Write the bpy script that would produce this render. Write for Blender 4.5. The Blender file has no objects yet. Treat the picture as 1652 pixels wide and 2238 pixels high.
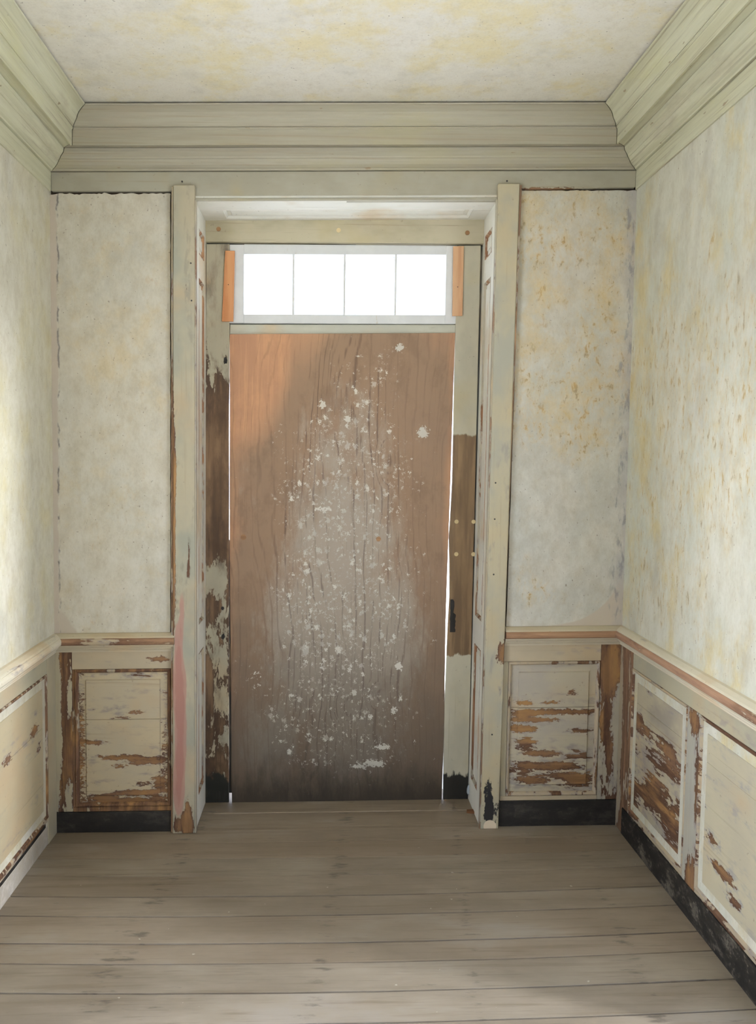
import bpy, bmesh, math, random
from mathutils import Vector, Matrix, noise as mnoise

random.seed(7)
SC = bpy.context.scene
COL = SC.collection

# ------------------------------------------------------------------ room measurements (metres)
D, LX, RX, HC = 3.3705, -1.1383, 1.2435, 2.927   # end wall, left wall, right wall, ceiling
YD = 3.64                                        # plane of the door frame in its recess
YB = -2.3                                        # other end of the passage
SET = (0.01909, -0.00223, 0.003875)              # how far the old house has settled out of square


def warp(x, y, z):
    b0, b1, c0 = SET
    return Vector((x * (1 + c0 * (z - 1.4)), y, z + x * (b0 + b1 * (z - 1.4))))


# ------------------------------------------------------------------ camera
def make_camera():
    f, p, yw, r, sx, sy = 1775.704, -0.049607, 0.007685, 0.010902, -96.1, -30.84
    fw = Vector((math.sin(yw) * math.cos(p), math.cos(yw) * math.cos(p), math.sin(p)))
    rt = Vector((math.cos(yw), -math.sin(yw), 0))
    up = rt.cross(fw)
    rt2 = rt * math.cos(r) + up * math.sin(r)
    up2 = -rt * math.sin(r) + up * math.cos(r)
    cd = bpy.data.cameras.new('camera')
    cam = bpy.data.objects.new('camera', cd)
    COL.objects.link(cam)
    m = Matrix((rt2, up2, -fw)).transposed().to_4x4()
    m.translation = (0, 0, 1.57)
    cam.matrix_world = m
    cd.sensor_fit = 'VERTICAL'
    cd.sensor_height = 36
    cd.lens = 36 * f / 2238
    cd.shift_x = -sx / 2238
    cd.shift_y = sy / 2238
    cd.clip_start = 0.02
    SC.camera = cam


make_camera()

# ------------------------------------------------------------------ sky, daylight, exposure
W = bpy.data.worlds.new('sky')
SC.world = W
W.use_nodes = True
wt = W.node_tree
wt.nodes.clear()
wo = wt.nodes.new('ShaderNodeOutputWorld')
wb = wt.nodes.new('ShaderNodeBackground')
wb.inputs['Color'].default_value = (0.83, 0.95, 1.21, 1)     # bright overcast sky
wb.inputs['Strength'].default_value = 5.5
wt.links.new(wb.outputs[0], wo.inputs['Surface'])

SC.view_settings.view_transform = 'Standard'
SC.view_settings.look = 'None'
SC.view_settings.gamma = 1
SC.view_settings.use_curve_mapping = False
SC.view_settings.exposure = -0.57
SC.cycles.max_bounces = 7
SC.cycles.diffuse_bounces = 5
SC.cycles.glossy_bounces = 3
SC.cycles.transparent_max_bounces = 6
SC.cycles.caustics_reflective = False
SC.cycles.caustics_refractive = False
SC.cycles.sample_clamp_indirect = 6
SC.cycles.use_denoising = True
SC.cycles.use_adaptive_sampling = True
SC.cycles.adaptive_threshold = 0.1
SC.cycles.adaptive_min_samples = 16


def daylight(name, loc, rot, sx, sy, power=None, color=(1, 1, 1)):
    """Area light at one opening, an added lamp if it has a power; without a power it is only a portal for the world."""
    ld = bpy.data.lights.new(name, 'AREA')
    ld.shape = 'RECTANGLE'
    ld.size, ld.size_y = sx, sy
    ld.color = color
    if power is None:
        ld.cycles.is_portal = True
    else:
        ld.energy = power
    o = bpy.data.objects.new(name, ld)
    o.location = loc
    o.rotation_euler = rot
    COL.objects.link(o)
    return o


R90 = math.pi / 2
sd = bpy.data.lights.new('sun', 'SUN')
sd.energy = 90.0
sd.angle = 0.02
sd.color = (0.94, 0.96, 1.05)
so = bpy.data.objects.new('sun', sd)
COL.objects.link(so)
so.location = (8, -4, 12)
so.rotation_euler = Vector((0.0, -0.27, 0.96)).to_track_quat('Z', 'Y').to_euler()
SIDE_Y = (0.70, 2.05)       # doorways in the two side walls, nearer than the picture's edge
SIDE_Z = 2.25
REAR_X = (-0.20, 0.45)
REAR_Z = 2.05
# portals face into the room
daylight('portal_transom', (0.065, 3.78, 2.33), (-R90, 0, 0), 0.95, 0.34)
daylight('portal_left', (LX - 0.24, sum(SIDE_Y) / 2, SIDE_Z / 2), (0, -R90, 0), SIDE_Z, SIDE_Y[1] - SIDE_Y[0])
daylight('portal_right', (RX + 0.24, sum(SIDE_Y) / 2, SIDE_Z / 2), (0, R90, 0), SIDE_Z, SIDE_Y[1] - SIDE_Y[0])
daylight('portal_rear', (sum(REAR_X) / 2, YB - 0.24, REAR_Z / 2), (R90, 0, 0), REAR_X[1] - REAR_X[0], REAR_Z)

# area lamps added beyond the side doorways to brighten the walls opposite
daylight('fill_lamp_left', (LX - 4.1, 0.78, 2.9), (0, -R90 - 0.18, 0), 1.0, 0.8, 340, (0.92, 0.97, 1.06))
daylight('fill_lamp_right', (RX + 4.1, 0.42, 2.9), (0, R90 + 0.18, 0), 1.0, 0.45, 850, (0.92, 0.97, 1.06))


# ------------------------------------------------------------------ colours and node helpers
def lin(r, g, b, k=1.0):
    o = []
    for c in (r, g, b):
        c = c / 255
        c = c / 12.92 if c <= 0.04045 else ((c + 0.055) / 1.055) ** 2.4
        o.append(min(c * k, 0.9))
    return (o[0], o[1], o[2], 1)


class NB:
    def __init__(self, name):
        self.m = bpy.data.materials.new(name)
        self.m.use_nodes = True
        self.t = self.m.node_tree
        self.t.nodes.clear()
        self._pos = None

    def n(self, typ, **kw):
        nd = self.t.nodes.new('ShaderNode' + typ)
        for k, v in kw.items():
            setattr(nd, k, v)
        return nd

    def put(self, sock, v):
        if hasattr(v, 'is_output'):
            self.t.links.new(v, sock)
        elif v is not None:
            sock.default_value = v

    @property
    def pos(self):
        if self._pos is None:
            self._pos = self.n('NewGeometry').outputs['Position']
        return self._pos

    def xyz(self):
        s = self.n('SeparateXYZ')
        self.put(s.inputs[0], self.pos)
        return s.outputs

    def math(self, op, a, b=None, c=None, clamp=False):
        nd = self.n('Math', operation=op, use_clamp=clamp)
        for i, v in enumerate((a, b, c)):
            if v is not None:
                self.put(nd.inputs[i], v)
        return nd.outputs[0]

    def add(self, a, b): return self.math('ADD', a, b)
    def sub(self, a, b): return self.math('SUBTRACT', a, b)
    def mul(self, a, b): return self.math('MULTIPLY', a, b)

    def vmul(self, s, v=None):
        nd = self.n('VectorMath', operation='MULTIPLY')
        self.put(nd.inputs[0], v or self.pos)
        nd.inputs[1].default_value = s
        return nd.outputs[0]

    def voff(self, v, a):
        nd = self.n('VectorMath', operation='ADD')
        self.put(nd.inputs[0], v)
        self.put(nd.inputs[1], a)
        return nd.outputs[0]

    def noise(self, v, scale=1.0, detail=4.0, rough=0.55, dist=0.0):
        nd = self.n('TexNoise')
        self.put(nd.inputs['Vector'], v)
        nd.inputs['Scale'].default_value = scale
        nd.inputs['Detail'].default_value = detail
        nd.inputs['Roughness'].default_value = rough
        nd.inputs['Distortion'].default_value = dist
        return nd.outputs['Fac']

    def voro(self, v, scale, rand=1.0):
        nd = self.n('TexVoronoi')
        self.put(nd.inputs['Vector'], v)
        nd.inputs['Scale'].default_value = scale
        nd.inputs['Randomness'].default_value = rand
        return nd.outputs['Distance'], nd.outputs['Color']

    def smooth(self, x, lo, hi, a=0.0, b=1.0):
        nd = self.n('MapRange', interpolation_type='SMOOTHSTEP')
        self.put(nd.inputs['Value'], x)
        nd.inputs['From Min'].default_value = lo
        nd.inputs['From Max'].default_value = hi
        nd.inputs['To Min'].default_value = a
        nd.inputs['To Max'].default_value = b
        return nd.outputs[0]

    def mix(self, f, a, b, mode='MIX'):
        nd = self.n('Mix', data_type='RGBA', blend_type=mode)
        nd.clamp_factor = True
        self.put(nd.inputs[0], f)
        self.put(nd.inputs[6], a)
        self.put(nd.inputs[7], b)
        return nd.outputs[2]

    def zones(self, zs, base=None, vec=None):
        """sum of soft ellipsoids (cx,cy,cz, rx,ry,rz, amount); r=0 ignores that axis"""
        acc = base
        for (cx, cy, cz, rx, ry, rz, am) in zs:
            w = warp(cx, cy, cz)
            v = self.voff(vec or self.pos, (-w.x, -w.y, -w.z))
            v = self.vmul(tuple(1 / r if r else 0 for r in (rx, ry, rz)), v)
            d = self.n('VectorMath', operation='DOT_PRODUCT')
            self.put(d.inputs[0], v)
            self.put(d.inputs[1], v)
            k = self.math('SUBTRACT', 1.0, d.outputs['Value'], clamp=True)
            acc = self.math('MULTIPLY_ADD', k, float(am), acc if acc is not None else 0.0)
        return acc if acc is not None else 0.0

    def done(self, col, rough=0.75, height=None, bump=0.3, dist=0.004, spec=0.3):
        p = self.n('BsdfPrincipled')
        self.put(p.inputs['Base Color'], col)
        self.put(p.inputs['Roughness'], rough)
        p.inputs['Specular IOR Level'].default_value = spec
        if height is not None:
            b = self.n('Bump')
            b.inputs['Strength'].default_value = bump
            b.inputs['Distance'].default_value = dist
            self.put(b.inputs['Height'], height)
            self.t.links.new(b.outputs[0], p.inputs['Normal'])
        o = self.n('OutputMaterial')
        self.t.links.new(p.outputs[0], o.inputs['Surface'])
        return self.m


GS = {'x': (1.3, 9, 9), 'y': (9, 1.3, 9), 'z': (9, 9, 1.3)}     # stretch of a pattern along the grain


def stretch(g, k, s=1.0):
    v = {'x': (1, k, k), 'y': (k, 1, k), 'z': (k, k, 1)}[g]
    return tuple(c * s for c in v)


# ------------------------------------------------------------------ materials
CREAM = lin(206, 193, 160)
CREAM2 = lin(196, 187, 162)
PINKISH = lin(204, 178, 140)
GREYCOAT = lin(160, 152, 146)
BARE_D = lin(88, 62, 46)
BARE = lin(114, 86, 66)
BARE_L = lin(150, 113, 70)
BLACK = (0.012, 0.012, 0.011, 1)


def wood_col(b, g, seed=0.0, tone=(BARE_D, BARE, BARE_L)):
    v = b.voff(b.pos, (seed, seed * 1.7, seed * .6))
    n1 = b.noise(b.vmul(stretch(g, 14, 2.0), v), 1.0, 5, 0.6)
    n2 = b.noise(b.vmul(stretch(g, 2.2, 4.5), v), 1.0, 4, 0.6)
    c = b.mix(b.smooth(n2, 0.40, 0.66), tone[1], tone[2])
    c = b.mix(b.smooth(n1, 0.60, 0.40), c, tone[0])
    return c, n1


def peel(name, g, thr=0.66, zones=(), paint=CREAM, paint2=CREAM2, halo=0.10, stretchk=3.6, scale=3.4, seed=0.0,
         halo_col=GREYCOAT, extra=None, rough=0.6, edge=0.02, lines=0.35, wtone=(BARE_D, BARE, BARE_L), warm=PINKISH, k=0.74, fine=0.16, rag=1.0):
    """old oil paint, worn through to bare wood along the grain g wherever wear exceeds thr"""
    b = NB(name)
    paint, paint2, halo_col, warm = [tuple(c * k for c in q[:3]) + (1,) for q in (paint, paint2, halo_col, warm)]
    v = b.voff(b.pos, (seed, seed * 1.31, seed * 0.7))
    wn_ = b.n('TexNoise')
    b.put(wn_.inputs['Vector'], b.vmul(stretch(g, 2.4, 9.0), v))
    wn_.inputs['Detail'].default_value = 5
    wn_.inputs['Roughness'].default_value = 0.65
    wob = b.voff(b.vmul(tuple(a * rag for a in {'x': (.16, 0, .036), 'y': (0, .16, .036), 'z': (.036, .036, .16)}[g]), b.voff(wn_.outputs['Color'], (-.5, -.5, -.5))), (0, 0, 0))
    zv = b.n('VectorMath', operation='ADD')
    b.put(zv.inputs[0], b.pos)
    b.put(zv.inputs[1], wob)
    zv = zv.outputs[0]
    sv = b.vmul(stretch(g, stretchk, scale), v)
    f = b.noise(sv, 1.0, 6, 0.62, 0.4)
    f2 = b.noise(b.vmul(stretch(g, 2.0, 26), v), 1.0, 3, 0.5)
    f3 = b.noise(b.vmul(stretch(g, 9.0, 9), v), 1.0, 4, 0.6)
    f = b.math('MULTIPLY_ADD', f2, fine, b.sub(f, fine / 2))
    f = b.math('MULTIPLY_ADD', f3, fine * 1.2, b.sub(f, fine * .6))
    f = b.zones(zones, f, zv)
    bare = b.smooth(f, thr, thr + edge)
    wc_, wn = wood_col(b, g, seed, wtone)
    wc_ = b.mix(b.mul(b.smooth(f, thr + .10, thr + .28), .42), wc_, wtone[2])
    rim = b.smooth(f, thr + .13, thr + .02)
    wc_ = b.mix(b.mul(rim, .55), wc_, tuple(c * .62 for c in wtone[0][:3]) + (1,))
    tone = b.noise(b.vmul(stretch(g, 1.8, 3.1), v), 1.0, 4, 0.6)
    pc = b.mix(b.smooth(tone, 0.36, 0.62), paint2, paint)
    warmn = b.noise(b.voff(b.vmul((4.2, 4.2, 4.2), v), (7, 3, 1)), 1.0, 3, 0.5)
    pc = b.mix(b.mul(b.smooth(warmn, 0.5, 0.72), 0.6), pc, warm)
    ln = b.noise(b.vmul(stretch(g, 40, 1.7), v), 1.0, 3, 0.6)
    pc = b.mix(b.mul(b.smooth(ln, 0.60, 0.76), lines), pc, lin(130, 112, 88))
    sp = b.noise(b.vmul((70, 70, 70), v), 1.0, 2, 0.5)
    pc = b.mix(b.mul(b.smooth(sp, 0.70, 0.78), 0.35), pc, lin(95, 80, 66))
    hal = b.mul(b.smooth(f, thr - halo, thr), b.smooth(f2, 0.38, 0.6))
    pc = b.mix(b.mul(hal, 0.75), pc, halo_col)
    col = b.mix(bare, pc, wc_)
    if extra:
        col = extra(b, col, v)
    h = b.add(f2, b.mul(ln, 0.6))
    return b.done(col, b.smooth(bare, 0, 1, rough, 0.8), h, 0.25, 0.0016)


def plaster(name, c0, c1, c2, speck=0.5, cluster=(), vert=3.0, seed=0.0, bare=None, warm_z=(), speckcol=None, border=None, ygain=0.7, grey=1.0, mo_=1.0):
    b = NB(name)
    v = b.voff(b.pos, (seed, seed * .7, seed * 1.9))
    big = b.noise(b.vmul((2.6, 2.6, 1.7), v), 1.0, 5, 0.65)
    mid = b.noise(b.vmul((7, 7, 7 / vert * 1.6), v), 1.0, 6, 0.68)
    col = b.mix(b.smooth(big, 0.40, 0.62), c0, c1)
    yz = b.zones(warm_z, b.math('MULTIPLY_ADD', big, 0.35, b.mul(mid, 0.65)))
    col = b.mix(b.mul(b.smooth(yz, 0.49, 0.66), ygain), col, c2)
    gz = b.noise(b.voff(b.vmul((3.1, 3.1, 2.0), v), (31, 12, 5)), 1.0, 5, 0.65)
    col = b.mix(b.mul(b.smooth(gz, 0.52, 0.66), 0.5 * grey), col, lin(176, 173, 162))
    mo = b.noise(b.voff(b.vmul((17, 17, 17 / vert * 1.3), v), (2, 8, 4)), 1.0, 7, 0.72)
    col = b.mix(b.mul(b.smooth(mo, 0.44, 0.70), 0.34 * mo_), col, lin(160, 146, 116))
    col = b.mix(b.mul(b.smooth(mo, 0.50, 0.30), 0.30), col, lin(222, 218, 208))
    # stains flecked along brush strokes
    fl = b.noise(b.vmul((46, 46, 46 / vert), v), 1.0, 4, 0.65, 0.3)
    cl = b.noise(b.voff(b.vmul((5.5, 5.5, 3.6), v), (3, 9, 14)), 1.0, 4, 0.6)
    cl = b.zones(cluster, cl)
    k = b.mul(b.smooth(fl, 0.56, 0.68), b.smooth(cl, 0.52, 0.66))
    fcol = b.mix(b.smooth(b.noise(b.vmul((14, 14, 10), v), 1, 3), 0.42, 0.58), speckcol or lin(150, 118, 70), lin(104, 96, 86))
    col = b.mix(b.mul(k, speck), col, fcol)
    halo = b.mul(b.smooth(cl, 0.50, 0.66), b.smooth(fl, 0.42, 0.6))
    col = b.mix(b.mul(halo, 0.35 * speck), col, lin(200, 172, 112))
    pin = b.noise(b.vmul((95, 95, 80), v), 1.0, 2, 0.5)
    col = b.mix(b.mul(b.smooth(pin, 0.70, 0.76), 0.6), col, lin(110, 92, 74))
    fine = b.noise(b.vmul((120, 120, 60), v), 1.0, 2, 0.6)
    col = b.mix(b.mul(b.smooth(fine, 0.45, 0.75), 0.10), col, lin(140, 126, 100))
    if bare:
        col = bare(b, col, v)
    h = b.add(b.noise(b.vmul((11, 11, 8), v), 1.0, 4, 0.6), b.mul(fine, 0.15))
    return b.done(col, 0.72, h, 0.28, 0.006, 0.25)


MORTAR = lin(190, 178, 160)


def halfplane(b, pts, soft=0.006):
    """1 where the point lies below the polyline's right/left side; pts = (nx, nz, d) with nx*x+nz*z < d, softened"""
    nx, nz, d = pts
    o = b.xyz()
    s = b.math('MULTIPLY_ADD', o[0], nx, b.mul(o[2], nz))
    nn = b.noise(b.vmul((14, 14, 14)), 1.0, 3, 0.5)
    s = b.math('MULTIPLY_ADD', nn, 0.05, s)
    return b.smooth(s, d + soft, d - soft)


def bare_left(b, col, v):
    # fresh mortar in the lower left corner and down the left edge
    w1, w2 = warp(-1.131, 0, 0.965), warp(-1.035, 0, 0.855)
    n = Vector((w1.z - w2.z, 0, w2.x - w1.x)).normalized()
    k = halfplane(b, (n.x, n.z, n.dot(w1) + 0.022))
    col = b.mix(k, col, MORTAR)
    o = b.xyz()
    e = b.smooth(b.math('MULTIPLY_ADD', b.noise(b.vmul((10, 10, 14)), 1, 4, .6), 0.030, o[0]), -1.098, -1.106)
    col = b.mix(b.mul(e, 0.8), col, lin(186, 172, 156))
    ce = b.smooth(b.math('ABSOLUTE', b.add(b.math('MULTIPLY_ADD', b.noise(b.vmul((10, 10, 14)), 1, 4, .6), 0.030, o[0]), 1.098)), 0.007, 0.0)
    return b.mix(b.mul(ce, b.smooth(b.noise(b.vmul((30, 30, 12)), 1, 3, .6), .47, .6)), col, lin(112, 104, 100))


def bare_right(b, col, v):
    w = warp(0.80, 0, 1.34)
    vv = b.voff(b.pos, (-w.x, 0, -w.z))
    o = b.n('SeparateXYZ')
    b.put(o.inputs[0], vv)
    rx = b.math('POWER', b.math('MAXIMUM', b.mul(o.outputs[0], 1 / 0.465), 0.0), 3.0)
    rz = b.math('POWER', b.math('MAXIMUM', b.mul(o.outputs[2], -1 / 0.490), 0.0), 3.0)
    s = b.math('MULTIPLY_ADD', b.noise(b.vmul((9, 9, 9)), 1, 3, .5), 0.05, b.add(rx, rz))
    k = b.mul(b.smooth(s, 0.97, 1.01), b.smooth(o.outputs[2], -0.20, -0.36))
    col = b.mix(k, col, MORTAR)
    e = b.math('MULTIPLY_ADD', b.noise(b.vmul((8, 8, 4)), 1, 6, .7), 0.22, o.outputs[0])
    kk = b.mul(b.smooth(e, 0.50, 0.56), 0.55)
    col = b.mix(kk, col, lin(168, 162, 158))
    gk = b.mul(b.smooth(e, 0.485, 0.53), b.smooth(b.noise(b.vmul((40, 40, 12)), 1, 5, .65), .50, .64))
    return b.mix(b.mul(gk, .7), col, lin(124, 122, 120))


M = {}
M['plaster_left_panel'] = plaster('plaster_left_panel', lin(206, 199, 182), lin(198, 193, 178), lin(204, 184, 142), 0.30,
                                  [(-0.82, D, 1.97, .22, 0, .35, .10), (-.9, D, 2.3, .2, 0, .3, .05)], 1.8, 1.3, bare_left,
                                  [(-0.80, D, 1.97, .26, 0, .30, .08), (-.95, D, 2.1, .15, 0, .3, .05)], lin(178, 140, 84), ygain=0.55)
M['plaster_right_panel'] = plaster('plaster_right_panel', lin(204, 198, 184), lin(194, 192, 180), lin(202, 180, 134), 0.85,
                                   [(1.05, D, 2.45, .34, 0, .28, .16), (1.0, D, 1.95, .34, 0, .36, .15), (1.0, D, 1.72, .3, 0, .25, .08), (.92, D, 1.0, .14, 0, .08, .14), (.85, D, 2.4, .15, 0, .3, .08),
                                    (1.0, D, 1.2, .5, 0, .40, -.10)], 1.7, 5.1, bare_right,
                                   [(1.0, D, 2.3, .4, 0, .5, .05), (1.0, D, 1.2, .5, 0, .45, -.12)], lin(148, 112, 58))
M['plaster_left'] = plaster('plaster_left', lin(205, 200, 182), lin(198, 193, 170), lin(198, 186, 142), 0.15, [], 2.0, 9.4, ygain=0.6)
M['plaster_right'] = plaster('plaster_right', lin(206, 203, 186), lin(196, 196, 180), lin(202, 182, 124), 0.75,
                             [(RX, 2.9, 1.9, 0, .7, .45, .17), (RX, 2.9, 1.5, 0, .5, .6, .11), (RX, 2.4, 1.65, 0, .3, .45, .15), (RX, 3.1, 1.05, 0, .3, .2, .10), (RX, 2.9, 2.5, 0, .8, .3, -.08)], 2.5, 3.3, None,
                             [(RX, 3.25, 1.95, 0, .14, .7, .07), (RX, 2.9, 2.3, 0, .3, .3, .05)], lin(156, 126, 74))
M['plaster_ceiling'] = plaster('plaster_ceiling', lin(234, 229, 216), lin(230, 224, 206), lin(226, 212, 166), 0.15, [], 1.0, 2.2, None,
                               [(.2, 2.6, HC, .9, .35, 0, .08)], ygain=0.75, grey=.5, mo_=.45)
M['plaster_plain'] = plaster('plaster_plain', lin(206, 199, 178), lin(198, 190, 166), lin(202, 184, 136), 0.1, [], 1.5, 6.6)
M['mortar'] = plaster('mortar', lin(176, 168, 154), lin(168, 160, 148), lin(172, 160, 140), 0.05, [], 1.5, 4.1)


def cornice_mat(name, g, seed, kk=1.0, c0=(172, 163, 141), c1=(186, 178, 156), c2=(182, 172, 136)):
    b = NB(name)
    v = b.voff(b.pos, (seed, seed, seed))
    n1 = b.noise(b.vmul(stretch(g, 16, 1.4), v), 1.0, 5, 0.62)
    n2 = b.noise(b.vmul(stretch(g, 3.4, 2.2), v), 1.0, 5, 0.62)
    n3 = b.noise(b.vmul(stretch(g, 60, 1.6), v), 1.0, 3, 0.55)
    c = b.mix(b.smooth(n1, 0.36, 0.64), lin(*c0, kk), lin(*c1, kk))
    c = b.mix(b.mul(b.smooth(n2, 0.50, 0.70), 0.55), c, lin(*c2, kk))
    c = b.mix(b.mul(b.smooth(n3, 0.55, 0.72), 0.55), c, lin(132, 118, 96))
    c = b.mix(b.mul(b.smooth(n2, 0.44, 0.30), 0.45), c, lin(150, 138, 118))
    kn = b.noise(b.vmul(stretch(g, 2.4, 17), v), 1.0, 2, 0.5)
    c = b.mix(b.mul(b.smooth(kn, 0.72, 0.78), 0.7), c, lin(118, 94, 66))
    return b.done(c, 0.62, b.add(n3, b.mul(n1, .6)), 0.3, 0.002)


M['cornice_back'] = cornice_mat('cornice_back', 'x', 0.0, 0.64)  # same paint as the sides, darkened: dimmer light put into the colour
M['cornice_side'] = cornice_mat('cornice_side', 'y', 4.0, 1.25, (168, 165, 140), (184, 182, 158), (178, 175, 134))  # lighter, greener copy: the side light is put into the colour
M['frieze'] = peel('frieze', 'x', 0.80, [(-1.0, D, 2.69, .12, 0, .03, .08), (.95, D, 2.655, .30, 0, .014, .40)], lin(182, 176, 156), lin(168, 161, 140),
                   0.10, 6, 2.0, 2.0, lin(150, 136, 110), lines=0.6, warm=lin(182, 168, 132), k=.70)


# door casings
def pink(b, col, v):
    z = b.zones([(-.614, D, .80, .022, 0, .13, .8), (-.612, D, .62, .034, 0, .18, 1.0), (-.606, D, .42, .032, 0, .20, 1.0), (-.612, D, .22, .030, 0, .17, 1.0),
                 (-.60, D, .92, .014, 0, .12, .5)], b.mul(b.noise(b.vmul((22, 22, 7)), 1, 5, .65), 0.9))
    col = b.mix(b.mul(b.smooth(z, 0.62, 0.90), 0.85), col, lin(158, 118, 106))
    return b.mix(b.mul(b.smooth(z, 1.05, 1.4), 0.6), col, lin(140, 92, 80))


def feet_black(b, col, v):
    z = b.zones([(.690, D, .15, .030, 0, .12, .40), (.715, D, .07, .05, 0, .09, .36), (.69, D, .06, .03, 0, .05, .3)], b.mul(b.noise(b.vmul((34, 34, 16)), 1, 6, .72), 1.25))
    k = b.smooth(z, 0.92, 0.97)
    col = b.mix(k, col, lin(40, 38, 36))
    return b.mix(b.smooth(b.zones([(.70, D, .012, .03, 0, .03, 1.0)], 0.0), .1, .3), col, lin(214, 196, 168))


M['casing_left'] = peel('casing_left', 'z', 0.70,
                        [(-.636, D, 1.45, .016, 0, .35, .5), (-.638, D, 1.1, .014, 0, .4, .5), (-.640, D, 1.75, .009, 0, .3, .4), (-.60, D, .04, .05, 0, .06, .3),
                         (-.57, D, 1.15, .012, 0, .12, .25), (-.575, D, .05, .03, 0, .12, .4)],
                        lin(196, 184, 156), lin(170, 167, 148), 0.16, 5, 3.0, 3.0, lin(146, 142, 126), pink, warm=lin(204, 178, 140), k=.70, rag=.35)
M['casing_right'] = peel('casing_right', 'z', 0.74, [(.757, D, .77, .05, 0, .035, .5), (.735, D, .735, .03, 0, .03, .5)],
                         lin(194, 182, 152), lin(174, 170, 152), 0.14, 5, 3.0, 5.5, lin(152, 148, 138), feet_black, warm=lin(200, 180, 140), k=.76, rag=.6)
M['backband'] = peel('backband', 'z', 0.46, [(-.64, D, 2.4, .04, 0, .4, -.12)], lin(176, 160, 134), lin(168, 154, 130), 0.1, 6, 3.0, 1.0,
                     wtone=(lin(112, 86, 66), lin(142, 112, 86), lin(156, 126, 96)), rag=.3)
M['bead'] = peel('bead', 'z', 0.58, [], lin(182, 172, 150), lin(170, 160, 140), 0.1, 6, 3.0, 1.5, wtone=(lin(112, 88, 70), lin(138, 110, 88), lin(150, 122, 96)))
M['reveal'] = peel('reveal', 'z', 0.82, [], lin(232, 229, 216), lin(220, 217, 204), 0.1, 5, 2.4, 8.0, lines=0.3, k=1.0)
M['reveal_soffit'] = peel('reveal_soffit', 'x', 0.82, [], lin(236, 233, 222), lin(226, 223, 210), 0.1, 5, 2.4, 8.0, lines=0.3, k=1.0)
M['reveal_bare'] = peel('reveal_bare', 'z', 0.50, [], lin(196, 184, 160), lin(186, 176, 154), 0.1, 6, 3.0, 2.0, wtone=(lin(120, 84, 60), lin(150, 110, 80), lin(168, 128, 90)))

# wainscot
M['rail_cap'] = peel('rail_cap', 'x', 0.72, [], lin(206, 194, 166), lin(196, 184, 160), 0.12, 6, 2.2, 2.5, k=.86)
M['rail_cap_bare'] = peel('rail_cap_bare', 'x', 0.44, [(-.9, D, .83, .5, 0, .1, .02), (1.0, D, .83, .4, 0, .1, .15)], lin(200, 182, 152), lin(190, 172, 144), 0.1, 7, 2.6, 4.5,
                          wtone=(lin(112, 82, 62), lin(140, 108, 82), lin(154, 120, 90)))
M['rail_side_cap'] = peel('rail_side_cap', 'y', 0.70, [], lin(214, 205, 182), lin(206, 198, 176), 0.12, 6, 2.2, 2.5, k=.98)
M['rail_side_bare'] = peel('rail_side_bare', 'y', 0.42, [(RX, 3.0, .83, .1, 1, .1, .1), (LX, 3.0, .83, .1, 1, .1, -.4)], lin(206, 190, 160), lin(198, 182, 154), 0.1, 7, 2.6, 4.5,
                           wtone=(lin(122, 92, 72), lin(152, 118, 94), lin(164, 130, 104)))
M['toprail'] = peel('toprail', 'x', 0.76, [(-.70, D, .735, .05, 0, .018, .5)], lin(202, 184, 154), lin(192, 178, 152), 0.16, 6, 2.2, 6.0)
M['toprail_side'] = peel('toprail_side', 'y', 0.76, [], lin(196, 188, 160), lin(184, 178, 156), 0.2, 6, 2.2, 6.0)
M['stile_back_left'] = peel('stile_back_left', 'z', 0.44, [(-1.135, D, .45, .028, 0, .45, -.5), (-1.074, D, .57, .016, 0, .10, -.25), (-1.08, D, .16, .02, 0, .10, -.2), (-1.1, D, .4, .05, 0, .5, .08)],
                            lin(200, 188, 156), lin(192, 180, 152), 0.08, 4, 3.2, 2.2)
M['stile_back_right'] = peel('stile_back_right', 'z', 0.50, [(1.20, D, .67, .07, 0, .14, .30), (1.185, D, .42, .03, 0, .30, .12), (1.236, D, .40, .02, 0, .25, -.3), (1.2, D, .2, .06, 0, .15, -.02)],
                             lin(196, 186, 162), lin(184, 174, 154), 0.16, 3.4, 4.4, 7.7)
M['stile_left'] = peel('stile_left', 'z', 0.80, [], lin(198, 186, 156), lin(188, 178, 152), 0.1, 5, 2.4, 3.1)
M['stile_right_corner'] = peel('stile_right_corner', 'z', 0.42, [(RX, 3.35, .45, .1, .03, .5, -.18)], lin(186, 170, 142), lin(176, 162, 138), 0.1, 5, 3.0, 1.9,
                               wtone=(lin(98, 72, 54), lin(124, 95, 72), lin(140, 108, 82)))
M['stile_right_mid'] = peel('stile_right_mid', 'z', 0.62, [(RX, 2.67, .68, .1, .05, .06, .4), (RX, 2.66, .14, .1, .06, .10, .35), (RX, 2.64, .4, .1, .018, .4, .18), (RX, 2.70, .4, .1, .02, .35, -.2)],
                            lin(188, 184, 168), lin(178, 174, 162), 0.14, 4, 3.0, 4.0)
M['mould_dark'] = peel('mould_dark', 'z', 0.40, [], lin(188, 174, 146), lin(178, 164, 138), 0.1, 5, 3.4, 3.9)
M['mould_right'] = peel('mould_right', 'z', 0.56, [], lin(196, 178, 150), lin(186, 170, 146), 0.1, 5, 3.4, 2.9)
M['mould_side'] = peel('mould_side', 'y', 0.52, [], lin(196, 178, 148), lin(186, 170, 144), 0.1, 5, 3.4, 6.9)
M['mould_left'] = peel('mould_left', 'z', 0.47, [], lin(196, 178, 148), lin(186, 170, 144), 0.1, 5, 3.4, 6.9)
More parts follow.
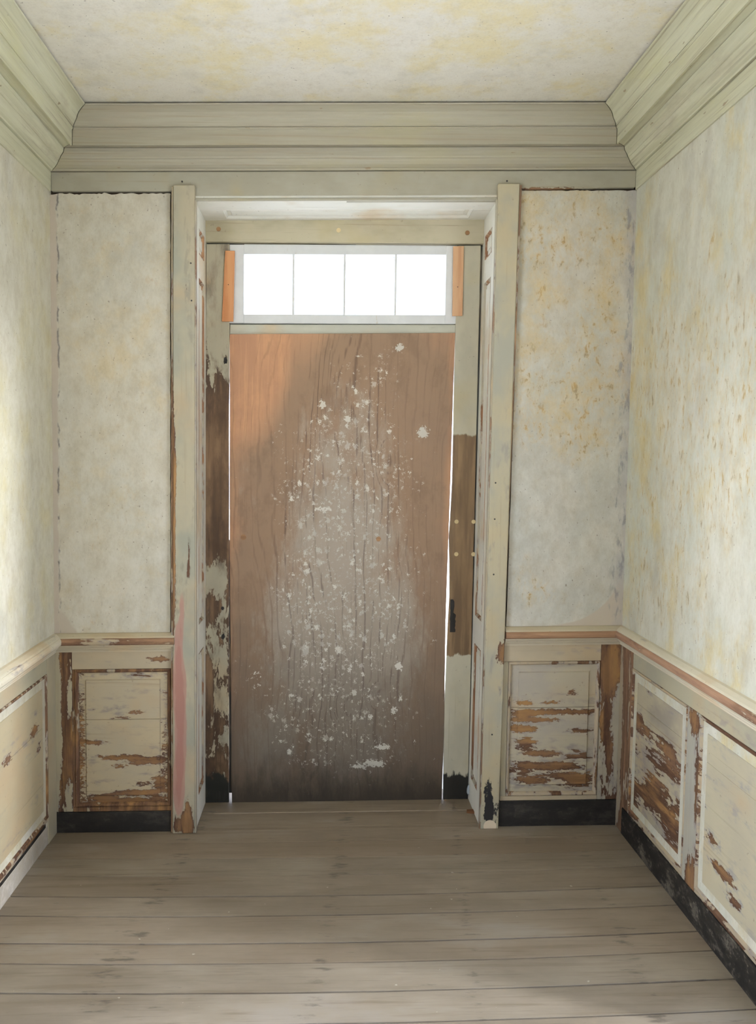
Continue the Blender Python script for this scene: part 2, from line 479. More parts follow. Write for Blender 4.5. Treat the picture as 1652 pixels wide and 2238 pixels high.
M['board_back_left'] = peel('board_back_left', 'x', 0.74, [
    (-.99, D, .385, .09, 0, .014, .45), (-.85, D, .318, .14, 0, .014, .55), (-.775, D, .300, .08, 0, .018, .5), (-.712, D, .305, .04, 0, .026, .5),
    (-.865, D, .282, .035, 0, .014, .5), (-.775, D, .205, .05, 0, .016, .5), (-.70, D, .215, .03, 0, .030, .5), (-.80, D, .165, .13, 0, .020, .6), (-.70, D, .18, .05, 0, .022, .5),
    (-.94, D, .150, .08, 0, .022, .5), (-.86, D, .125, .19, 0, .024, .55), (-.71, D, .140, .05, 0, .02, .35), (-.80, D, .512, .035, 0, .010, .4), (-.84, D, .505, .14, 0, .010, .16), (-.87, D, .486, .05, 0, .008, .35),
    (-.93, D, .63, .10, 0, .018, .13), (-.76, D, .60, .12, 0, .016, .13), (-.94, D, .52, .07, 0, .014, .15), (-.85, D, .53, .05, 0, .014, .14), (-.72, D, .52, .05, 0, .012, .15), (-1.037, D, .3, .018, 0, .5, .45), (-.674, D, .3, .016, 0, .5, .30), (-.86, D, .672, .3, 0, .020, .22)],
    lin(208, 190, 156), lin(200, 186, 158), 0.22, 4.5, 4.0, 1.7, lin(150, 142, 140))
M['board_back_right'] = peel('board_back_right', 'x', 0.70, [
    (1.04, D, .575, .022, 0, .020, .5), (.84, D, .528, .05, 0, .014, .45), (.95, D, .528, .05, 0, .010, .4), (.98, D, .490, .24, 0, .016, .55), (.84, D, .482, .07, 0, .018, .4),
    (.90, D, .455, .14, 0, .012, .40), (.84, D, .415, .09, 0, .020, .45), (1.08, D, .405, .09, 0, .016, .4), (.85, D, .35, .05, 0, .05, .35), (.92, D, .31, .08, 0, .02, .3), (1.0, D, .30, .2, 0, .05, .14), (.97, D, .255, .14, 0, .022, .45),
    (.85, D, .26, .05, 0, .03, .35), (1.02, D, .215, .12, 0, .02, .4), (1.08, D, .19, .08, 0, .03, .45), (.88, D, .195, .08, 0, .020, .45), (.97, D, .2, .3, 0, .10, .10),
    (1.03, D, .62, .3, 0, .07, -.25), (1.04, D, .45, .07, 0, .03, -.20)],
    lin(202, 190, 164), lin(190, 180, 164), 0.22, 4.0, 4.6, 3.4, lin(154, 146, 142))
M['board_right_one'] = peel('board_right_one', 'y', 0.515, [
    (RX, 3.0, .60, 0, .5, .075, -.35), (RX, 2.85, .46, 0, .08, .06, .12), (RX, 3.15, .54, 0, .08, .05, .16), (RX, 2.95, .28, 0, .30, .07, .14), (RX, 3.1, .36, 0, .12, .08, -.14), (RX, 2.85, .2, 0, .12, .06, .10)],
    lin(200, 188, 160), lin(172, 162, 146), 0.18, 5.5, 4.2, 6.1, lin(160, 152, 148), lines=0.7, fine=0.34)
M['board_right_two'] = peel('board_right_two', 'y', 0.74, [
    (RX, 2.52, .34, 0, .07, .035, .35), (RX, 2.45, .27, 0, .10, .03, .38), (RX, 2.37, .22, 0, .06, .03, .36), (RX, 2.60, .42, 0, .05, .012, .3)],
    lin(208, 198, 168), lin(200, 190, 164), 0.26, 4.5, 3.2, 2.3, lin(158, 156, 160))
M['board_left'] = peel('board_left', 'y', 0.76, [
    (LX, 3.12, .52, 0, .05, .03, .40), (LX, 3.17, .44, 0, .03, .035, .35), (LX, 2.95, .50, 0, .2, .02, .16), (LX, 2.85, .5, 0, .06, .03, .4), (LX, 3.12, .585, 0, .06, .02, .2)],
    lin(206, 190, 154), lin(198, 184, 152), 0.24, 4.5, 3.2, 4.6, lin(156, 150, 146))


def black_paint(name, g, dust):
    b = NB(name)
    n1 = b.noise(b.vmul(stretch(g, 2.2, 7)), 1.0, 6, 0.7)
    n2 = b.noise(b.vmul(stretch(g, 1.3, 60)), 1.0, 3, 0.6)
    c = b.mix(b.smooth(n1, 0.4, 0.7), lin(36, 34, 31), lin(54, 50, 45))
    k = b.math('MAXIMUM', b.mul(b.smooth(n2, 0.52, 0.68), b.smooth(n1, 0.44, 0.60)), b.mul(b.smooth(n1, .52, .66), .6))
    c = b.mix(b.mul(k, dust), c, lin(130, 122, 108))
    return b.done(c, 0.55, n2, 0.2, 0.002)


M['black_base'] = black_paint('black_base', 'x', 0.12)
M['black_base_scuffed'] = black_paint('black_base_scuffed', 'y', 0.75)


# door frame timbers
def jamb_left_extra(b, col, v):
    z = b.zones([(-.50, YD, .03, .2, 0, .17, .5)], b.noise(b.vmul((18, 18, 11)), 1, 5, .65))
    col = b.mix(b.smooth(z, 0.72, 0.86), col, lin(40, 40, 34))
    m = b.zones([(-.48, YD, 1.36, .1, 0, .30, .3), (-.46, YD, 1.78, .05, 0, .2, .25)], b.noise(b.vmul((12, 12, 4)), 1, 5, .65))
    return b.mix(b.mul(b.smooth(m, 0.52, 0.80), 0.75), col, lin(74, 56, 42))


M['jamb_left'] = peel('jamb_left', 'z', 0.46, [(-.50, YD, 2.32, .2, 0, .33, -.32), (-.49, YD, 1.03, .055, 0, .10, -.30), (-.515, YD, .74, .035, 0, .12, -.16), (-.465, YD, .66, .03, 0, .10, -.2), (-.47, YD, .47, .04, 0, .08, -.22),
                                             (-.46, YD, .30, .03, 0, .06, -.12), (-.49, YD, 1.55, .2, 0, .40, .25)],
                      lin(196, 186, 160), lin(182, 174, 152), 0.08, 3.4, 4.0, 5.2, lin(150, 138, 118), jamb_left_extra,
                      wtone=(lin(82, 63, 48), lin(112, 88, 66), lin(130, 104, 78)), warm=lin(208, 176, 130))


def jamb_right_extra(b, col, v):
    o = b.xyz()
    z0, z1 = warp(.62, 0, 1.668).z, warp(.62, 0, .668).z
    nn = b.noise(b.vmul((20, 20, 7)), 1, 4, .6)
    zz = b.math('MULTIPLY_ADD', nn, 0.07, b.sub(o[2], 0.035))
    k = b.mul(b.smooth(zz, z0 + .006, z0 - .006), b.smooth(zz, z1 - .004, z1 + .004))
    wc_, _ = wood_col(b, 'z', 2.0, (lin(100, 80, 58), lin(120, 97, 70), lin(134, 109, 80)))
    col = b.mix(k, col, wc_)
    zb = b.math('MULTIPLY_ADD', b.noise(b.vmul((30, 30, 14)), 1, 4, .6), 0.09, o[2])
    col = b.mix(b.smooth(zb, 0.185, 0.172), col, lin(42, 40, 34))
    # dark gap side strip next to the lining
    return col


M['jamb_right'] = peel('jamb_right', 'z', 0.78, [], lin(200, 193, 170), lin(186, 180, 160), 0.12, 5, 2.6, 1.2, lin(160, 150, 128), jamb_right_extra, warm=lin(192, 178, 140), k=.92)
M['head_beam'] = peel('head_beam', 'x', 0.80, [(-.5, YD, 2.58, .10, 0, .05, .10)], lin(200, 190, 162), lin(180, 170, 142), 0.16, 6, 2.0, 3.3, lin(140, 128, 102), lines=0.7, warm=lin(192, 178, 138), k=.86)
M['transom_bar'] = peel('transom_bar', 'x', 0.80, [], lin(200, 198, 180), lin(186, 184, 168), 0.14, 6, 2.6, 9.0, lin(156, 152, 136), lines=0.5, k=.95)
M['gap_dark'] = peel('gap_dark', 'z', 0.80, [], lin(88, 88, 84), lin(66, 66, 64), 0.1, 3, 5, 1.0, lin(50, 50, 50), lines=0.6)
M['dark_core'] = NB('dark_core').done(lin(62, 50, 38), 0.9)
b = NB('cornice_line')
M['crevice'] = b.done(lin(40, 34, 28), 0.9)

# transom sash
b = NB('sash_white')
n1 = b.noise(b.vmul((9, 9, 9)), 1, 5, .6)
c = b.mix(b.smooth(n1, .4, .65), lin(232, 232, 230), lin(238, 238, 236))
c = b.mix(b.mul(b.smooth(b.noise(b.vmul((30, 30, 12)), 1, 3, .6), .66, .74), .5), c, lin(206, 192, 166))
M['sash_white'] = b.done(c, 0.5, n1, 0.15, 0.002)
b = NB('glass')
tr = b.n('BsdfTransparent')
tr.inputs[0].default_value = (0.97, 0.98, 0.97, 1)
gl = b.n('BsdfGlossy')
gl.inputs['Roughness'].default_value = 0.02
ms = b.n('MixShader')
ms.inputs[0].default_value = 0.05
b.t.links.new(tr.outputs[0], ms.inputs[1])
b.t.links.new(gl.outputs[0], ms.inputs[2])
om = b.n('OutputMaterial')
b.t.links.new(ms.outputs[0], om.inputs[0])
M['glass'] = b.m


def new_wood(name, light, dark, g='z', seed=0.0):
    b = NB(name)
    v = b.voff(b.pos, (seed, 0, seed))
    n1 = b.noise(b.vmul(stretch(g, 16, 2.4), v), 1, 4, .55, .5)
    n2 = b.noise(b.vmul(stretch(g, 3, 4), v), 1, 3, .5)
    c = b.mix(b.smooth(n1, .38, .62), dark, light)
    c = b.mix(b.mul(b.smooth(n2, .45, .65), .5), c, light)
    return b.done(c, 0.6, n1, 0.2, 0.001)


M['cleat_left'] = new_wood('cleat_left', lin(194, 140, 96), lin(174, 116, 74), 'z', 1.0)
M['cleat_right'] = new_wood('cleat_right', lin(196, 156, 120), lin(182, 138, 102), 'z', 3.0)
M['shim'] = new_wood('shim', lin(120, 78, 46), lin(96, 60, 36), 'x', 2.0)
M['plug'] = new_wood('plug', lin(146, 110, 72), lin(112, 80, 52), 'x', 5.0)
M['dowel'] = new_wood('dowel', lin(216, 196, 150), lin(202, 182, 138), 'x', 7.0)
M['iron'] = NB('iron').done(lin(34, 31, 28), 0.6)
M['lump'] = NB('lump').done(lin(176, 184, 186), 0.5)


def plywood():
    b = NB('plywood')
    # figure of the veneer: bands that run up the sheet and wander round knots
    wob = b.noise(b.vmul((2.6, 1, 0.8)), 1.0, 3, 0.5)
    wob2 = b.noise(b.vmul((9, 1, 3.4)), 1.0, 4, 0.55)
    o = b.xyz()
    u = b.math('MULTIPLY_ADD', wob, 0.30, o[0])
    u = b.math('MULTIPLY_ADD', wob2, 0.045, u)
    u = b.zones([(.250, YD, 1.545, .05, 0, .11, .055), (.065, YD, .45, .06, 0, .10, .05), (.215, YD, .49, .05, 0, .07, .04), (-.30, YD, 1.50, .10, 0, .55, .05), (.05, YD, 1.9, .12, 0, .45, .05)], u)
    s = b.math('SINE', b.mul(u, 350.0))
    s2 = b.math('SINE', b.mul(u, 160.0))
    fig = b.math('MULTIPLY_ADD', s, 0.26, b.mul(s2, 0.24))
    fib = b.noise(b.vmul((170, 1, 4)), 1.0, 4, 0.65)
    fib2 = b.noise(b.vmul((60, 1, 2.2)), 1.0, 4, 0.6)
    fig = b.math('MULTIPLY_ADD', b.sub(fib, 0.5), 1.7, fig)
    fig = b.math('MULTIPLY_ADD', b.sub(fib2, 0.5), 1.2, fig)
    early = b.smooth(fig, 0.16, 0.62)
    inner = b.smooth(b.zones([(.08, YD, 1.0, .36, 0, 1.3, 1.0)], b.mul(b.noise(b.vmul((6, 1, 2)), 1, 3, .6), 0.5)), 0.30, 0.85)
    mott = b.noise(b.vmul((4, 1, 3)), 1.0, 6, 0.65)
    base = b.mix(b.smooth(mott, .38, .62), lin(152, 111, 82), lin(172, 127, 92))
    base = b.mix(b.mul(b.smooth(fib2, .42, .66), .35), base, lin(196, 148, 106))
    # dirt has dulled everything but the top corner and the edges
    dz = b.zones([(.06, YD, 1.35, .70, 0, .90, .70), (.06, YD, .50, .75, 0, .95, .72), (.34, YD, 1.95, .42, 0, .50, .50), (-.36, YD, 2.0, .20, 0, .46, -.50), (.565, YD, 1.4, .05, 0, 1.1, -.22), (-.43, YD, 1.2, .04, 0, 1.0, -.10)],
                 b.mul(mott, 0.6))
    dirt = b.smooth(dz, 0.26, 0.80)
    base = b.mix(b.mul(dirt, 0.94), base, lin(122, 99, 77))
    blot = b.noise(b.vmul((10, 1, 6)), 1.0, 6, 0.7)
    base = b.mix(b.mul(b.smooth(blot, .50, .68), b.mul(dirt, .5)), base, lin(102, 80, 60))
    base = b.mix(b.mul(early, b.smooth(inner, 0, 1, 0.30, 0.92)), base, lin(78, 58, 43))
    # plaster dust rubbed into the middle of the sheet
    dust = b.noise(b.vmul((20, 1, 7)), 1.0, 7, 0.74)
    dustz = b.zones([(.08, YD, .90, .46, 0, .60, .36), (.05, YD, .50, .56, 0, .60, .26), (.08, YD, 1.50, .34, 0, .50, .27), (-.28, YD, .26, .16, 0, .24, .22), (.14, YD, .24, .22, 0, .22, .18), (-.36, YD, 1.45, .12, 0, .2, .12)], b.mul(dust, 0.72))
    dk = b.mul(b.smooth(dustz, 0.46, 0.78), b.smooth(early, 0, 1, 1.0, 0.40))
    base = b.mix(b.mul(dk, 0.60), base, lin(160, 152, 138))
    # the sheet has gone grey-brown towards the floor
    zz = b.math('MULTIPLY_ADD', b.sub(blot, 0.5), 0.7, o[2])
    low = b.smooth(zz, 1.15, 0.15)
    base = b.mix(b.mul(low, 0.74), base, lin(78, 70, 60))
    # splashes of paint and plaster
    warpv = b.n('TexNoise')
    b.put(warpv.inputs['Vector'], b.vmul((30, 30, 30)))
    warpv.inputs['Detail'].default_value = 3
    wv = b.vmul((0.035, 0.0, 0.035), warpv.outputs['Color'])
    pv = b.voff(b.pos, wv)
    zone = b.zones([(.09, YD, 1.30, .44, 0, .74, .70), (.05, YD, .55, .56, 0, .66, .62), (.2, YD, 1.98, .25, 0, .25, .35)], b.mul(b.sub(b.noise(b.vmul((6, 1, 5)), 1, 4, .65), .5), 1.3))
    allk = None
    for sc_, rmax, st, offz in ((13, 0.26, 0.85, 0.0), (24, 0.34, 0.85, 3.1), (40, 0.40, 0.8, 5.3), (70, 0.46, 0.75, 7.7), (130, 0.46, 0.7, 1.7)):
        d, cc = b.voro(b.voff(b.vmul((1, 0, 0.72), pv), (offz, 0, offz)), sc_)
        sep = b.n('SeparateColor')
        b.put(sep.inputs[0], cc)
        r = b.math('MULTIPLY', sep.outputs[0], rmax)
        r = b.mul(r, b.smooth(zone, 0.08, 0.70))
        k = b.mul(b.smooth(b.sub(d, r), 0.03, -0.04), st)
        k = b.mul(k, b.smooth(sep.outputs[2], 0.40, 0.46))
        k = b.mul(k, b.smooth(sep.outputs[1], 0.0, 1.0, 0.45, 1.0))
        allk = k if allk is None else b.math('MAXIMUM', allk, k)
    w2 = b.n('TexNoise')
    b.put(w2.inputs['Vector'], b.vmul((24, 24, 24)))
    w2.inputs['Detail'].default_value = 4
    pv2 = b.voff(b.pos, b.vmul((.055, 0, .055), b.voff(w2.outputs['Color'], (-.5, -.5, -.5))))
    for (x, z, rx, rz) in ((.215, .175, .07, .018), (.15, .160, .05, .010), (.26, .25, .045, .016), (.31, .42, .02, .02), (.31, 2.055, .028, .018), (-.03, 1.81, .018, .020), (.085, 1.74, .016, .02), (.42, 1.68, .03, .03), (-.02, 1.34, .05, .012), (.33, .62, .02, .025)):
        kk = b.smooth(b.zones([(x, YD, z, rx, 0, rz, 1.0)], b.mul(b.sub(b.noise(b.vmul((50, 1, 50)), 1, 4, .65), .5), 1.6), pv2), .30, .55)
        allk = b.math('MAXIMUM', allk, b.mul(kk, .85))
    base = b.mix(b.mul(allk, b.smooth(o[2], 0.0, 0.8, 0.75, 0.95)), base, lin(204, 199, 186))
    # soaked, blackened foot of the sheet
    ft = b.math('MULTIPLY_ADD', b.noise(b.vmul((11, 1, 4)), 1, 6, .68), 0.40, o[2])
    base = b.mix(b.mul(b.smooth(ft, 0.44, 0.19), 0.85), base, lin(46, 41, 33))
    return b.done(base, 0.6, b.mul(fib, -1.0), 0.3, 0.0012)


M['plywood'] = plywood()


def floor_mat():
    b = NB('floor_boards')
    oi = b.n('ObjectInfo')
    seed = b.mul(oi.outputs['Random'], 40.0)
    cb = b.n('CombineXYZ')
    for i in range(3):
        b.put(cb.inputs[i], seed)
    v = b.voff(b.pos, cb.outputs[0])
    n1 = b.noise(b.vmul((1.6, 38, 10), v), 1.0, 5, 0.6, 0.3)
    n2 = b.noise(b.vmul((1.5, 4, 4), v), 1.0, 5, 0.6)
    n3 = b.noise(b.vmul((5, 110, 10), v), 1.0, 3, 0.6)
    c = b.mix(b.smooth(n2, .36, .64), lin(122, 111, 95), lin(140, 129, 113))
    c = b.mix(b.mul(b.smooth(n1, .52, .70), .45), c, lin(104, 88, 68))
    c = b.mix(b.mul(b.smooth(n3, .56, .74), .35), c, lin(92, 78, 62))
    c = b.mix(b.mul(b.smooth(oi.outputs['Random'], 0, 1), .35), c, lin(124, 104, 82))
    c = b.mix(b.mul(b.smooth(n2, .56, .72), .5), c, lin(150, 142, 132))
    # nail stains in rows over the joists, drawn out along the grain
    o = b.xyz()
    st = None
    for xj, wj in ((-.62, .10), (.03, .07), (.50, .05), (1.0, .06), (-.58, .05)):
        k = b.smooth(b.math('ABSOLUTE', b.math('MULTIPLY_ADD', o[1], -0.10, b.sub(o[0], xj - .28))), wj, 0.0)
        st = k if st is None else b.math('MAXIMUM', st, k)
    sn = b.noise(b.vmul((9, 46, 8), v), 1.0, 5, 0.66)
    k = b.smooth(b.math('MULTIPLY_ADD', st, 0.13, sn), 0.64, 0.80)
    c = b.mix(b.mul(k, .62), c, lin(66, 60, 54))
    dot = b.noise(b.vmul((45, 45, 45)), 1.0, 2, 0.5)
    c = b.mix(b.mul(b.smooth(dot, .76, .79), .5), c, lin(196, 188, 172))
    return b.done(c, 0.58, b.add(n3, b.mul(n1, .5)), 0.3, 0.0015, 0.35)


M['floor_boards'] = floor_mat()


# ------------------------------------------------------------------ mesh helpers
def setp(o, label=None, cat=None, group=None, kind=None):
    for k, v in (('label', label), ('category', cat), ('group', group), ('kind', kind)):
        if v:
            o[k] = v
    return o


def empty(name, loc, label=None, cat=None, group=None, kind=None):
    o = bpy.data.objects.new(name, None)
    o.location = warp(*loc)
    o.empty_display_size = 0.05
    COL.objects.link(o)
    return setp(o, label, cat, group, kind)


def mesh_obj(name, verts, faces, mat, parent=None, bevel=0.0, seg=1, smooth=False, label=None, mats=None, fmat=None):
    bm = bmesh.new()
    vs = [bm.verts.new(v) for v in verts]
    for i, f in enumerate(faces):
        try:
            fc = bm.faces.new([vs[j] for j in f])
            if fmat:
                fc.material_index = fmat[i]
        except ValueError:
            pass
    bmesh.ops.recalc_face_normals(bm, faces=bm.faces)
    if bevel:
        ed = [e for e in bm.edges if len(e.link_faces) == 2 and e.calc_face_angle(0) > 0.6]
        bmesh.ops.bevel(bm, geom=ed, offset=bevel, segments=seg, affect='EDGES', clamp_overlap=True)
    for v in bm.verts:
        v.co = warp(*v.co)
    base = Vector((0, 0, 0))
    me = bpy.data.meshes.new(name)
    o = bpy.data.objects.new(name, me)
    COL.objects.link(o)
    if parent is not None:
        o.parent = parent
        base = parent.location.copy()
        if parent.parent:
            base = base + parent.parent.location
    else:
        xs = [v.co for v in bm.verts]
        base = Vector(((min(c.x for c in xs) + max(c.x for c in xs)) / 2, (min(c.y for c in xs) + max(c.y for c in xs)) / 2, min(c.z for c in xs)))
        o.location = base
    for v in bm.verts:
        v.co -= base
    if smooth:
        for f in bm.faces:
            f.smooth = True
    bm.to_mesh(me)
    bm.free()
    for m_ in ([mat] if mats is None else mats):
        me.materials.append(M[m_])
    if label:
        o['label'] = label
    return o


def hexa(name, mat, q0, q1, parent=None, bevel=0.002, cuts=0, wob=0.0, **kw):
    """box between two matching quads (lists of four points), optionally cut along its long side and made uneven"""
    v = [Vector(p) for p in q0] + [Vector(p) for p in q1]
    f = [(0, 1, 2, 3), (7, 6, 5, 4), (0, 4, 5, 1), (1, 5, 6, 2), (2, 6, 7, 3), (3, 7, 4, 0)]
    return mesh_obj(name, v, f, mat, parent, bevel, **kw)


def box(name, mat, x0, x1, y0, y1, z0, z1, parent=None, bevel=0.002, **kw):
    return hexa(name, mat, [(x0, y0, z0), (x1, y0, z0), (x1, y0, z1), (x0, y0, z1)], [(x0, y1, z0), (x1, y1, z0), (x1, y1, z1), (x0, y1, z1)], parent, bevel, **kw)


def upright(name, mat, xb0, xb1, xt0, xt1, y0, y1, z0, z1, parent=None, bevel=0.002, n=14, wob=0.0012, seed=0, **kw):
    """tall timber that leans: x limits at the foot and at the top; its edges are slightly uneven"""
    v, f = [], []
    for i in range(n + 1):
        t = i / n
        z = z0 + (z1 - z0) * t
        w = [wob * (mnoise.noise(Vector((seed + k * 5.1, z * 3.0, 0.3)))) for k in range(2)]
        a, c = xb0 + (xt0 - xb0) * t + w[0], xb1 + (xt1 - xb1) * t + w[1]
        v += [(a, y0, z), (c, y0, z), (c, y1, z), (a, y1, z)]
    for i in range(n):
        for k in range(4):
            a, c = i * 4 + k, i * 4 + (k + 1) % 4
            f.append((a, c, c + 4, a + 4))
    f += [(3, 2, 1, 0), (n * 4, n * 4 + 1, n * 4 + 2, n * 4 + 3)]
    return mesh_obj(name, v, f, mat, parent, bevel, **kw)


# local frames of the surfaces: (u, v, h) with h out of the surface
FR = {
    'B': lambda u, v, h: (u, D - h, v),
    'L': lambda u, v, h: (LX + h, u, v),
    'R': lambda u, v, h: (RX - h, u, v),
}


def on(fr, u0, u1, v0, v1, h0, h1, name, mat, parent=None, bevel=0.0015, **kw):
    F = FR[fr]
    q0 = [F(u0, v0, h0), F(u1, v0, h0), F(u1, v1, h0), F(u0, v1, h0)]
    q1 = [F(u0, v0, h1), F(u1, v0, h1), F(u1, v1, h1), F(u0, v1, h1)]
    return hexa(name, mat, q0, q1, parent, bevel, **kw)


def ring(F, u0, u1, v0, v1, prof, name, mat, parent):
    """mitred moulding round the inside of a rectangular opening; prof = (inset, height)"""
    v, f = [], []
    for ins, h in prof:
        for (u, w) in ((u0 + ins, v0 + ins), (u1 - ins, v0 + ins), (u1 - ins, v1 - ins), (u0 + ins, v1 - ins)):
            v.append(F(u, w, h))
    n = len(prof)
    for i in range(n - 1):
        for k in range(4):
            a, c = i * 4 + k, i * 4 + (k + 1) % 4
            f.append((a, c, c + 4, a + 4))
    # close the back
    for k in range(4):
        a, c = (n - 1) * 4 + k, (n - 1) * 4 + (k + 1) % 4
        f.append((a, c, (k + 1) % 4, k))
    return mesh_obj(name, v, f, mat, parent, 0)


OVOLO = [(0, -0.004), (0, 0.0), (0.0025, 0.003), (0.006, 0.0035), (0.011, 0.0005), (0.0145, -0.005), (0.016, -0.011), (0.016, -0.020), (0.0, -0.020)]


def raised_boards(F, u0, u1, v0, v1, seams, parent, mat, bev=0.030, low=-0.0105, mid=-0.0080, top=-0.002, horizontal=True):
    """a raised panel made of boards; every board is a mesh of its own with recessed joints"""
    cuts = [v0] + list(seams) + [v1]
    obs = []

    def hh(d):
        if d <= 1e-6:
            return low
        if d < bev:
            return low + (mid - low) * d / bev
        if d < bev + 0.003:
            return mid
        return top
    for i in range(len(cuts) - 1):
        a, c = cuts[i], cuts[i + 1]
        us = [u0, u0 + bev - 0.0005, u0 + bev + 0.0035, (u0 + u1) / 2, u1 - bev - 0.0035, u1 - bev + 0.0005, u1]
        vs_ = [a]
        first, last = i == 0, i == len(cuts) - 2
        if first:
            vs_ += [v0 + bev - 0.0005, v0 + bev + 0.0035]
        else:
            vs_ += [a + 0.0015]
        if last:
            vs_ += [v1 - bev - 0.0035, v1 - bev + 0.0005]
        else:
            vs_ += [c - 0.0015]
        vs_ += [c]
        V, Fc = [], []
        nu, nv = len(us), len(vs_)
        for w in vs_:
            for u in us:
                d = min(u - u0, u1 - u, (w - v0), (v1 - w))
                h = hh(d)
                if (not first and w == a) or (not last and w == c):
                    h -= 0.004
                wob = 0.0006 * mnoise.noise(Vector((u * 9, w * 9, i * 3.3)))
                V.append(F(u, w, h + wob))
        for j in range(nv - 1):
            for k in range(nu - 1):
                q = j * nu + k
                Fc.append((q, q + 1, q + nu + 1, q + nu))
        # back side
        nb = len(V)
        for (u, w) in ((u0, a), (u1, a), (u1, c), (u0, c)):
            V.append(F(u, w, low - 0.012))
        Fc.append((nb, nb + 1, nb + 2, nb + 3))
        Fc.append(tuple(range(nu)) + (nb + 1, nb))
        Fc.append(tuple((nv - 1) * nu + k for k in range(nu)) + (nb + 2, nb + 3))
        Fc.append(tuple(j * nu for j in range(nv)) + (nb + 3, nb))
        Fc.append(tuple(j * nu + nu - 1 for j in range(nv)) + (nb + 2, nb + 1))
        obs.append(mesh_obj('panel_board', V, Fc, mat, parent, 0))
    return obs


def run(fr, prof, a, c, mitre_a, mitre_c, name, mat, parent=None, segs=1, label=None, wob=0.0, joint=0.0):
    """moulding of profile (p, z) run along a wall; at a mitred end the length grows with -p (inside corner)"""
    V, Fc = [], []
    n = len(prof)
    F = FR[fr]
    for s in range(segs + 1):
        t = s / segs
        for p, z in prof:
            aa = a + (p + joint if mitre_a else 0)
            cc = c - (p + joint if mitre_c else 0)
            u = aa + (cc - aa) * t
            ww = wob * mnoise.noise(Vector((u * 1.7, z * 2, 4.0))) if 0 < s < segs else 0
            V.append(F(u, z + ww, p))
    for s in range(segs):
        for k in range(n):
            q, r = s * n + k, s * n + (k + 1) % n
            Fc.append((q, r, r + n, q + n))
    Fc.append(tuple(range(n)))
    Fc.append(tuple(segs * n + k for k in range(n)))
    return mesh_obj(name, V, Fc, mat, parent, 0, label=label)


# ------------------------------------------------------------------ floor
fl = box('floor', 'dark_core', LX - .14, RX + .14, YB - .14, 3.80, -0.10, -0.034, bevel=0)
setp(fl, 'worn grey brown plank floor of wide boards running across the passage', 'floor', kind='structure')
edges = [3.525, 3.39, 3.255, 3.12, 2.984, 2.840, 2.715, 2.557, 2.452, 2.313, 2.180, 2.05, 1.91]
while edges[-1] > YB + .1:
    edges.append(edges[-1] - random.choice((.12, .13, .14, .155)))
gaps = {2.984: .003, 2.840: .007, 2.715: .006, 2.557: .008, 2.452: .005, 2.313: .007, 2.18: .006}


def plank(y0, y1, g0, g1, x0, x1, par):
    """y0 nearer, y1 further; boards bow a little in the middle"""
    n = 26
    V, Fc = [], []
    for i in range(n + 1):
        x = x0 + (x1 - x0) * i / n
        bow = lambda y: 0.030 * ((x / 1.2) ** 2 - 0.0) * (1.0 if y < 3.05 else max(0, (3.4 - y) / .35))
        wv = lambda y: 0.0016 * mnoise.noise(Vector((x * 4.0, y * 9, 1.0)))
        a = y0 + bow(y0) + wv(y0) + g0 / 2
        c = y1 + bow(y1) + wv(y1) - g1 / 2
        dz = 0.0012 * mnoise.noise(Vector((x * 2, (y0 + y1) * 7, 3)))
        for (y, z) in ((a, -.030), (a, -.0005 + dz), (a + .0005, dz), (c - .0005, dz), (c, -.0005 + dz), (c, -.030)):
            V.append((x, y, z))
    for i in range(n):
        for k in range(6):
            q, r = i * 6 + k, i * 6 + (k + 1) % 6
            Fc.append((q, r, r + 6, q + 6))
    Fc += [tuple(range(6)), tuple(n * 6 + k for k in range(6))]
    return mesh_obj('plank', V, Fc, 'floor_boards', par, 0)


for i in range(len(edges) - 1):
    y1, y0 = edges[i], edges[i + 1]
    g1, g0 = gaps.get(y1, .0016), gaps.get(y0, .0016)
    if y0 >= 3.37:
        plank(y0, y1, g0, g1, -.565, .69, fl)
    elif y1 > 3.36:
        plank(y0, 3.362, g0, 0.0, LX - .02, RX + .02, fl)
        box('plank', 'floor_boards', -.565, .69, 3.363, 3.39, -.03, 0, fl, .001)
    else:
        plank(y0, y1, g0, g1, LX - .02, RX + .02, fl)
th = box('threshold', 'floor_boards', -.565, .69, 3.527, 3.76, -.03, 0.002, fl, .003)


b = NB('gravel')
gn = b.noise(b.vmul((14, 14, 14)), 1, 5, .6)
M['gravel'] = b.done(b.mix(gn, lin(178, 180, 178), lin(206, 208, 206)), .9)
gr = box('ground', 'gravel', -30, 30, -30, 30, -.40, -.28, bevel=0)
setp(gr, 'pale gravel ground outside the house', 'ground', kind='structure')


# ------------------------------------------------------------------ walls and ceiling
def wall_cells(name, us, vs, holes, F, h0, h1, mat, label, cat):
    V, Fc, idx = [], [], {}

    def vid(i, j, k):
        if (i, j, k) not in idx:
            idx[(i, j, k)] = len(V)
            V.append(F(us[i], vs[j], (h0, h1)[k]))
        return idx[(i, j, k)]
    solid = {(i, j) for i in range(len(us) - 1) for j in range(len(vs) - 1) if (i, j) not in holes}
    for (i, j) in solid:
        for k in (0, 1):
            Fc.append((vid(i, j, k), vid(i + 1, j, k), vid(i + 1, j + 1, k), vid(i, j + 1, k)))
        for (di, dj, e) in ((-1, 0, ((0, 0), (0, 1))), (1, 0, ((1, 0), (1, 1))), (0, -1, ((0, 0), (1, 0))), (0, 1, ((0, 1), (1, 1)))):
            if (i + di, j + dj) not in solid:
                (a, c), (d_, e_) = e
                Fc.append((vid(i + a, j + c, 0), vid(i + d_, j + e_, 0), vid(i + d_, j + e_, 1), vid(i + a, j + c, 1)))
    o = mesh_obj(name, V, Fc, mat, None, 0)
    return setp(o, label, cat, kind='structure')


